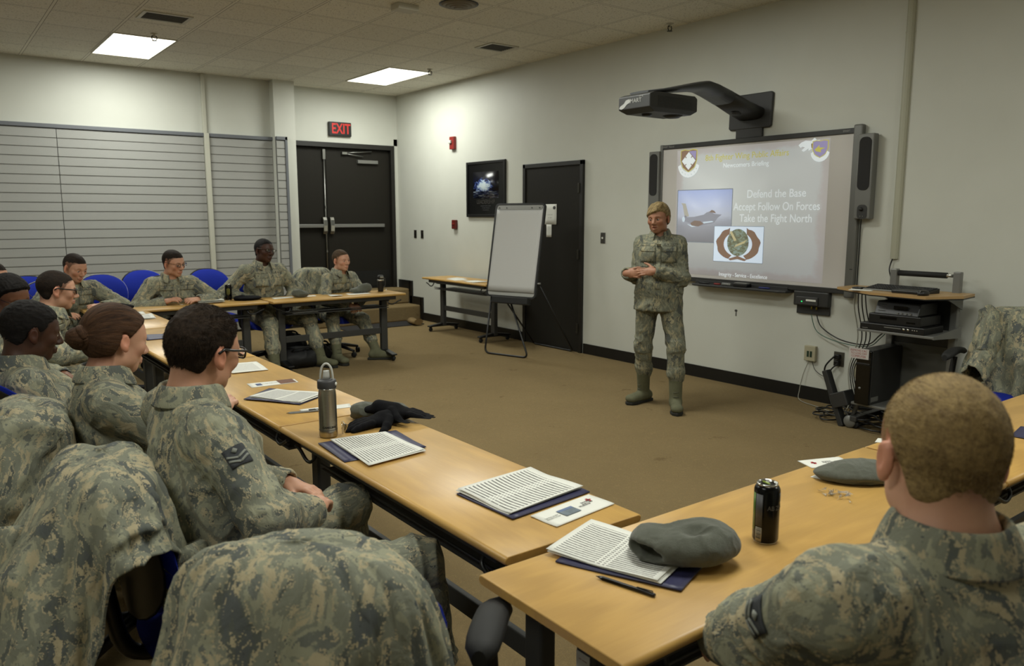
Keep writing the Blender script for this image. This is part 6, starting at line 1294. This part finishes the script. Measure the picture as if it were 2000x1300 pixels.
# fleece hats
def hat(nm, lab, pr, sub, loc, rz, grp='grey fleece hats on the tables', m='fleece', amp=.006, seed=0):
    S = SDF()
    for p in pr: (S.ell(p[1], p[2], None, p[3]) if p[0] == 'e' else S.cap(p[1], p[2], p[3], p[4], p[5], (0, 0, 1), p[6] if len(p) > 6 else .5))
    for p in sub: S.ell(p[1], p[2], None, p[3], True)
    P, Q = S.mesh(.0035); P = relax(P, Q, 2); N = normals(P, Q); P = P+N*((ridge(P*22+seed, seed)-.4)*amp+(ridge(P*48+seed, seed)-.4)*amp*.3)[:, None]
    P[:, 2] = np.where(P[:, 2] < .001, .001, P[:, 2]); c, s_ = math.cos(rz), math.sin(rz); P = np.stack([P[:, 0]*c-P[:, 1]*s_, P[:, 0]*s_+P[:, 1]*c, P[:, 2]], 1)
    o = npmesh(nm, P, Q, MATS[m]); o.location = loc; tag(o, lab, 'hat' if 'hat' in nm or 'beret' in nm else 'glove', grp); return o
a = math.radians
hat('fleece_hat', 'grey fleece hat lying open on the forms in the foreground', [('e', (0, 0, .036), (.125, .085, .042), .02), ('e', (.04, .0, .05), (.075, .07, .038), .03), ('e', (-.085, .02, .030), (.05, .07, .034), .03)],
    [('e', (-.115, -.035, .030), (.055, .058, .021), .006), ('e', (.01, -.03, .105), (.035, .018, .04), .02)], (1.415, 1.175, TZ+.011), a(-37), seed=1)
hat('fleece_hat', 'grey fleece hat lying flat on white brochures by the blond man', [('e', (0, 0, .018), (.13, .075, .030), .02), ('e', (.02, .01, .028), (.085, .055, .026), .03)], [('e', (-.01, -.085, .01), (.11, .022, .007), .008)], (2.31, 1.25, TZ+.003), a(-40), amp=.004, seed=2)
hat('fleece_hat', 'grey fleece hat rolled behind the black gloves', [('e', (0, 0, .03), (.11, .055, .030), .02), ('e', (-.07, 0, .033), (.045, .055, .032), .02), ('e', (.07, .02, .025), (.06, .04, .024), .02)], [('e', (-.112, .0, .032), (.035, .030, .015), .005)], (1.46, 2.86, TZ), a(-28), seed=3)
hat('fleece_hat', 'folded grey fleece hat in front of the dark-skinned man in the back row', [('e', (0, 0, .03), (.085, .05, .028), .02), ('e', (-.02, .01, .05), (.06, .04, .03), .03)], [('e', (.02, -.05, .022), (.06, .012, .008), .005)], (3.08, 7.66, TZ), a(-5), seed=4)
hat('fleece_hat', 'grey fleece hat standing before the man nearest the exit', [('e', (-.05, 0, .03), (.08, .05, .028), .03), ('e', (.045, 0, .055), (.07, .045, .045), .04), ('e', (.085, 0, .05), (.035, .04, .04), .03)], [], (3.78, 7.72, TZ), a(0), seed=5)
hat('black_beret', 'black beret lying beside the can in the back row', [('e', (0, 0, .020), (.13, .10, .022), .02), ('c', (-.11, 0, .022), (-.06, 0, .03), .03, .03, .02, .8)], [], (2.57, 7.74, TZ), 0, None, 'knit_black', .003, 6)
hat('black_beret', 'black patrol hat at the far corner of the left tables', [('e', (0, 0, .03), (.13, .08, .028), .02), ('e', (-.03, .0, .045), (.08, .06, .025), .02)], [], (1.36, 7.52, TZ), a(10), None, 'knit_black', .003, 7)
# knit gloves
def glove(lab, loc, rz, tilt, curl, seed, side=1, sp=.16):
    S = SDF(); W = V3(0, 0, .026); add_hand(S, W, V3(1, 0, tilt), V3(0, 0, -1), side, curl, 1.22, sp, 1.1, 1.35); S.cap((-.075, 0, .02), (.0, 0, .022), .030, .034, .02, (0, 0, 1), .55)
    P, Q = S.mesh(.0032); P = relax(P, Q, 2); P[:, 2] = np.maximum(P[:, 2], .001+.15*(P[:, 2]-.001)*(P[:, 2] < .001)); c, s_ = math.cos(rz), math.sin(rz); P = np.stack([P[:, 0]*c-P[:, 1]*s_, P[:, 0]*s_+P[:, 1]*c, P[:, 2]], 1)
    o = npmesh('knit_glove', P, Q, MATS['knit_black']); o.location = loc; tag(o, lab, 'glove', 'pair of black knit gloves'); return o
glove('black knit glove, fingers spread towards the steel bottle', (1.46, 2.755, TZ), a(184), -.06, .12, 1, -1)
glove('black knit glove on top, fingers pointing to the table edge', (1.475, 2.80, TZ+.022), a(-42), -.18, .2, 2, 1)
# plastic wrap
rnd = random.Random(5); mb = MB()
for k in range(26):
    p = Vector((rnd.gauss(0, .013), rnd.gauss(0, .018), abs(rnd.gauss(0, .006))+.001)); q = [p+Vector((rnd.gauss(0, .009), rnd.gauss(0, .009), rnd.gauss(0, .005)+.004)) for _ in range(3)]
    for v in q+[p]: v.z = max(.0008, v.z)
    mb.add([p, q[0], q[1], q[2]], [(0, 1, 2), (0, 2, 3)])
o = mb.build('plastic_wrapper', mat('film_clear', '#e8e8e8', .08, trans=.85, spec=.8), None, None, solid=.0003); o.location = (2.125, 1.205, TZ); tag(o, 'crumpled clear plastic wrapper in front of the flat fleece hat', 'wrapper')
# brochures by the blond man
C = [(2.291, 1.384), (2.454, 1.398), (2.417, 1.506), (2.315, 1.503)]
o = quad('brochure', m_white, [(2.30, 1.396), (2.45, 1.335), (2.485, 1.41), (2.33, 1.47)], TZ, 'white brochure with a red cross at the table edge by the blond man', 'brochure', None, .002)
o.name = 'brochure'; CC = [(2.30, 1.396), (2.45, 1.335), (2.485, 1.41), (2.33, 1.47)]
lay(o, CC, TZ+.0024, 'red_cross', m_cross, .20, .26, .40, .70); lay(o, CC, TZ+.0024, 'red_cross', m_cross, .17, .29, .50, .60); words(o, CC, TZ+.0024, 'American\nRed Cross\nKunsan', .009, .55, .5, m_ig)
quad('card_slip', m_white, [(2.217, 1.350), (2.228, 1.287), (2.421, 1.29), (2.415, 1.36)], TZ, 'white card under the flat fleece hat', 'card', None, .0015)
quad('card_slip', m_white, [(2.76, 1.43), (2.78, 1.40), (2.84, 1.42), (2.82, 1.45)], TZ, 'tiny white slip past the table seam by the blond man', 'card')
printed([(4.06, 1.34), (3.66, 1.25), (3.75, 1.10), (4.15, 1.2)], TZ, 'printed sheets at the right edge of the foreground row', 'letter_print', 2, seed=3)
quad('folder', m_navy, [(3.42, 1.19), (3.24, 1.16), (3.26, 1.0), (3.5, 1.03)], TZ, 'navy folder at the right edge beyond the blond man', 'folder', GF, .003, .002)
# left row, table B
quad('folder', m_navy, [(1.118, 3.501), (1.283, 3.256), (1.469, 3.377), (1.287, 3.640)], TZ, 'navy folder under the grey printed letters in the left row', 'folder', GF, .003, .006, seed=5)
printed([(1.149, 3.515), (1.29, 3.275), (1.455, 3.375), (1.31, 3.60)], TZ+.004, 'grey printed letter on the folder beyond the steel bottle', 'dense_print', 3, seed=6, curl=.006)
CC = [(1.245, 3.838), (1.235, 3.733), (1.466, 3.722), (1.478, 3.806)]
o = quad('brochure', m_white, CC, TZ, 'long narrow leaflet with a photo end beyond the folder', 'leaflet', None, .0015); C4 = [CC[1], CC[2], CC[3], CC[0]]
lay(o, C4, TZ+.0019, 'print_photo', mat('print_warm', '#6a4433', .5, var=.7, vscale=70), .62, .97, .06, .94); lay(o, C4, TZ+.0019, 'print_emblem', mat('print_emblem_blue', '#3e4f78', .5), .14, .26, .25, .7)
words(o, C4, TZ+.0019, '8TH FIGHTER WING', .010, .44, .5, mat('ink_light'))
CC = [(1.252, 3.180), (1.242, 3.121), (1.450, 3.085), (1.472, 3.150)]; o = quad('card_slip', m_white, CC, TZ, 'narrow white card with an emblem behind the steel bottle', 'card', None, .0012); C4 = [CC[1], CC[2], CC[3], CC[0]]
lay(o, C4, TZ+.0016, 'print_emblem', m_ig, .16, .30, .25, .75)
printed([(1.30, 4.44), (1.265, 4.125), (1.455, 4.115), (1.485, 4.39)], TZ, 'white letter in front of the face of the man with black glasses', 'letter_print', 2, seed=9)
quad('folder', m_navy, [(1.197, 5.86), (1.167, 5.60), (1.409, 5.60), (1.437, 5.80)], TZ, 'lone navy folder on the left row', 'folder', GF, .004, .002)
printed([(1.33, 7.02), (1.30, 6.72), (1.49, 6.78), (1.53, 7.10)], TZ, 'stapled white papers near the corner of the left tables', 'letter_print', 3, seed=11, curl=.012)
quad('form_sheet', m_white, [(1.34, 7.33), (1.32, 7.14), (1.50, 7.16), (1.52, 7.36)], TZ, 'single white sheet past the stapled papers by the corner', 'papers', 'printed forms on the tables')
quad('form_sheet', MATS['letter_print'], [(1.16, 7.86), (1.14, 7.68), (1.27, 7.67), (1.29, 7.86)], TZ, 'printed slip at the very left end of the back row', 'papers', 'printed forms on the tables')
quad('card_slip', m_white, [(1.47, 7.88), (1.44, 7.74), (1.53, 7.72), (1.56, 7.87)], TZ, 'white card behind the black patrol hat', 'card')
# back row
for k in range(5): quad('form_sheet', m_white if k < 4 else MATS['letter_print'], [(2.09+.01*math.sin(k*2), 7.86), (2.07+.008*math.cos(k), 7.62+.01*k), (2.30, 7.60+.006*k), (2.34, 7.84)], TZ+.004*k, 'white paper in the curled stack beside the can, %s of five' % ['lowest', 'second', 'third', 'fourth', 'topmost'][k], 'papers', 'curled paper stack in the back row', .0008, .014, seed=k+3)
quad('form_sheet', m_white, [(2.82, 7.80), (2.80, 7.66), (3.01, 7.67), (3.04, 7.80)], TZ, 'white sheet before the dark-skinned man in the back row', 'papers', 'printed forms on the tables')
quad('card_slip', m_white, [(3.17, 7.76), (3.16, 7.68), (3.26, 7.69), (3.28, 7.77)], TZ, 'small white card beside the folded fleece hat in the back row', 'card')
o = quad('card_slip', m_white, [(3.37, 7.66), (3.36, 7.50), (3.47, 7.50), (3.49, 7.66)], TZ, 'bent white card hanging at the edge of the back row table', 'card', None, .0008, .01)
quad('form_sheet', m_white, [(3.60, 7.72), (3.58, 7.58), (3.83, 7.58), (3.86, 7.71)], TZ, 'white sheet before the man nearest the exit', 'papers', 'printed forms on the tables')
for i, C in enumerate(([(1.98, 7.74), (1.98, 7.60), (2.2, 7.60), (2.2, 7.74)], [(2.95, 7.70), (2.95, 7.56), (3.22, 7.56), (3.22, 7.70)])): quad('form_sheet', m_white, C, .5825, ['white papers on the shelf under the back row table at left', 'white papers on the shelf under the back row table at right'][i], 'papers', 'printed forms on the tables', .004)
t = thing('travel_tumbler', 'black travel tumbler with steel rim at the end of the back row', 'tumbler', (4.02, 7.72, TZ))
MB().lathe([(.001, 0), (.028, 0), (.031, .01), (.036, .12), (.036, .13), (.001, .13)], seg=24).build('body', m_blk, t); MB().lathe([(.0365, .118), (.038, .120), (.038, .132), (.0365, .134)], seg=24).build('steel_band', m_chrome, t)
MB().lathe([(.034, .13), (.034, .165), (.028, .18), (.001, .182)], seg=24).build('lid', m_blk, t); MB().box(-.02, .02, -.036, -.030, .15, .17).build('lid_button', m_chrome, t, bevel=.002); MB().tube(smooth_pts([(.034, 0, .14), (.055, 0, .135), (.055, 0, .06), (.034, 0, .05)], 4), .005, 8).build('handle', m_gun, t)
o = MB().lathe([(.001, 0), (.008, 0), (.004, .012), (.001, .02)], (4.12, 7.78, TZ), 10).build('foil_scrap', mat('foil_white', '#ffffff', .2, .5)); tag(o, 'tiny shiny foil scrap right of the black tumbler', 'scrap')
# side table papers
quad('form_sheet', m_white, [(5.50, 8.72), (5.47, 8.45), (5.66, 8.43), (5.70, 8.70)], TZ, 'white sheet in the middle of the side table', 'papers', 'papers on the side table', .001)
quad('form_sheet', MATS['letter_print'], [(5.56, 8.80), (5.62, 8.58), (5.78, 8.62), (5.74, 8.84)], TZ+.0015, 'printed sheet overlapping on the side table', 'papers', 'papers on the side table', .001)
quad('form_sheet', m_white, [(5.48, 8.30), (5.46, 8.02), (5.68, 8.0), (5.70, 8.28)], TZ, 'white sheet on the side table next to the easel', 'papers', 'papers on the side table', .001, .006)
# backpacks under the back row
def bag(lab, loc, r, rz, seed):
    S = SDF(); S.ell((0, 0, r[2]*.9), r, None, .03); S.ell((.1, .02, r[2]*.55), (r[0]*.7, r[1]*.9, r[2]*.55), None, .04); S.ell((-.12, .0, r[2]*.5), (r[0]*.6, r[1]*.8, r[2]*.5), None, .04); S.ell((0, 0, -.5), (2, 2, .5), None, .01, True)
    P, Q = S.mesh(.008); N = normals(P, Q); P = P+N*((ridge(P*11+seed, seed)-.4)*.02)[:, None]; P[:, 2] = np.maximum(P[:, 2], 0); c, s_ = math.cos(rz), math.sin(rz); P = np.stack([P[:, 0]*c-P[:, 1]*s_, P[:, 0]*s_+P[:, 1]*c, P[:, 2]], 1)
    o = npmesh('backpack', P, Q, mat('bag_nylon', '#0a0a0b', .7, 0, .5, 120)); o.location = loc; tag(o, lab, 'bag', 'dark bags under the back row tables')
    MB().tube(smooth_pts([(-.1, -.05, r[2]*1.6), (-.08, -.12, r[2]*2), (.05, -.12, r[2]*2.0), (.12, -.05, r[2]*1.6)], 5), .01, 6).build('strap', m_blk2, o); return o
bag('dark backpack on the floor at the front of the back row', (3.06, 7.72, 0), (.23, .15, .11), a(-10), 1); bag('dark bag behind the front backpack under the back row', (3.12, 8.22, 0), (.22, .16, .16), a(10), 2); bag('low dark bag beside the chair of the man by the exit', (3.36, 7.98, 0), (.12, .12, .11), a(0), 3)
# ---------------------------------------------------------------- flipchart easel
t = thing('flipchart_easel', 'flipchart easel with blank white pad before the side door', 'easel', (5.3, 6.95, 0))
ya, yb = 7.28, 6.66; O_ = Vector((5.3, 6.95, 0)); xs = lambda y: 5.07+(7.2-y)/.53*.17
dirv = Vector((.17, -.53, 0)).normalized(); nrm = Vector((-.53, -.17, 0)).normalized()      # board runs along dirv, faces nrm
c_b = Vector((5.20, 6.92, .66)); c_t = c_b+Vector((-nrm.x*.20, -nrm.y*.20, 1.03)); upv = (c_t-c_b).normalized(); Hb = 1.045; Wb = .66
FB = Matrix(((dirv.x, upv.x, 0, 0), (dirv.y, upv.y, 0, 0), (dirv.z, upv.z, 0, 0), (0, 0, 0, 1))); nn = dirv.cross(upv).normalized()
for i in range(3): FB[i][2] = nn[i]; FB[i][3] = (c_b-O_)[i]
def eb(nm, m, poly_, z0, z1, par=t, bevel=0): q = MB().prism(poly_, 'z', z0, z1); q.v = [tuple(FB @ Vector(v)) for v in q.v]; return q.build(nm, m, par, bevel=bevel)
fr = eb('board_panel', mat('easel_white', '#9d9d98', .5), rrect(0, Hb/2, Wb-.02, Hb-.02, .04), -.012, 0)
ring = MB(); n_ = 5; o1 = rrect(0, Hb/2, Wb+.01, Hb+.01, .045, n_); i1 = rrect(0, Hb/2, Wb-.03, Hb-.03, .03, n_)
ring.rings([[tuple(FB @ Vector((x, y, z))) for x, y in pp] for pp, z in ((o1, -.022), (o1, .008), (i1, .008), (i1, -.022), (o1, -.022))], True, False, False); ring.build('board_frame', m_blk, t)
P = [[FB @ Vector((-.31+.62*i/12, .06+.93*j/14, .006+.006*(1-j/14)**2+.003*math.sin(i*.5)*(1-j/14))) for i in range(13)] for j in range(15)]
MB().grid(P).build('paper_pad', MATS['easel_pad'], t, solid=.004, fix=False)
eb('pad_clamp', mat('clamp_grey', '#8b8b87', .4, .3), rrect(0, Hb-.05, .60, .035, .008), .006, .014)
for x in (-.27, -.17, .17, .27): eb('pad_peg', m_blk, ellpoly(x, Hb-.05, .006, .006, 8), .012, .022)
eb('pen_ledge', m_blk, [(-.22, -.075), (.26, -.075), (.26, -.0), (-.22, -.0)], -.03, .05, bevel=.006)
def E3(x, y, z): return (x-5.3, y-6.95, z)
def rod(nm, pts, r, cr=.05):
    P = [Vector(p) for p in pts]; out = [P[0]]
    for a_, b_, c_ in zip(P, P[1:], P[2:]):
        u, v = (a_-b_).normalized(), (c_-b_).normalized()
        for k in range(7): q = k/6; p0, p1 = b_+u*cr, b_+v*cr; out.append(p0*(1-q)**2+b_*2*q*(1-q)+p1*q*q)
    MB().tube(out+[P[-1]], r, 8).build(nm, m_blk, t)
l0 = FB @ Vector((-.28, .02, -.03)); l1 = FB @ Vector((-.02, -.03, -.03))
rod('front_leg', [tuple(l0), E3(5.06, 7.22, .012), E3(5.24, 6.65, .012), tuple(l1)], .011, .07)
r0 = FB @ Vector((.345, .16, -.03)); r1 = FB @ Vector((-.28, .16, -.03))
rod('rear_leg', [tuple(r0), E3(5.92, 6.68, .012), E3(5.91, 7.38, .012), tuple(r1)], .010, .04)
q = MB().lathe([(.001, 0), (.022, 0), (.022, .02), (.001, .022)], (0, 0, 0), 14, Matrix.Translation(FB @ Vector((.345, .16, -.02)))).build('pivot_knob', m_silver, t)
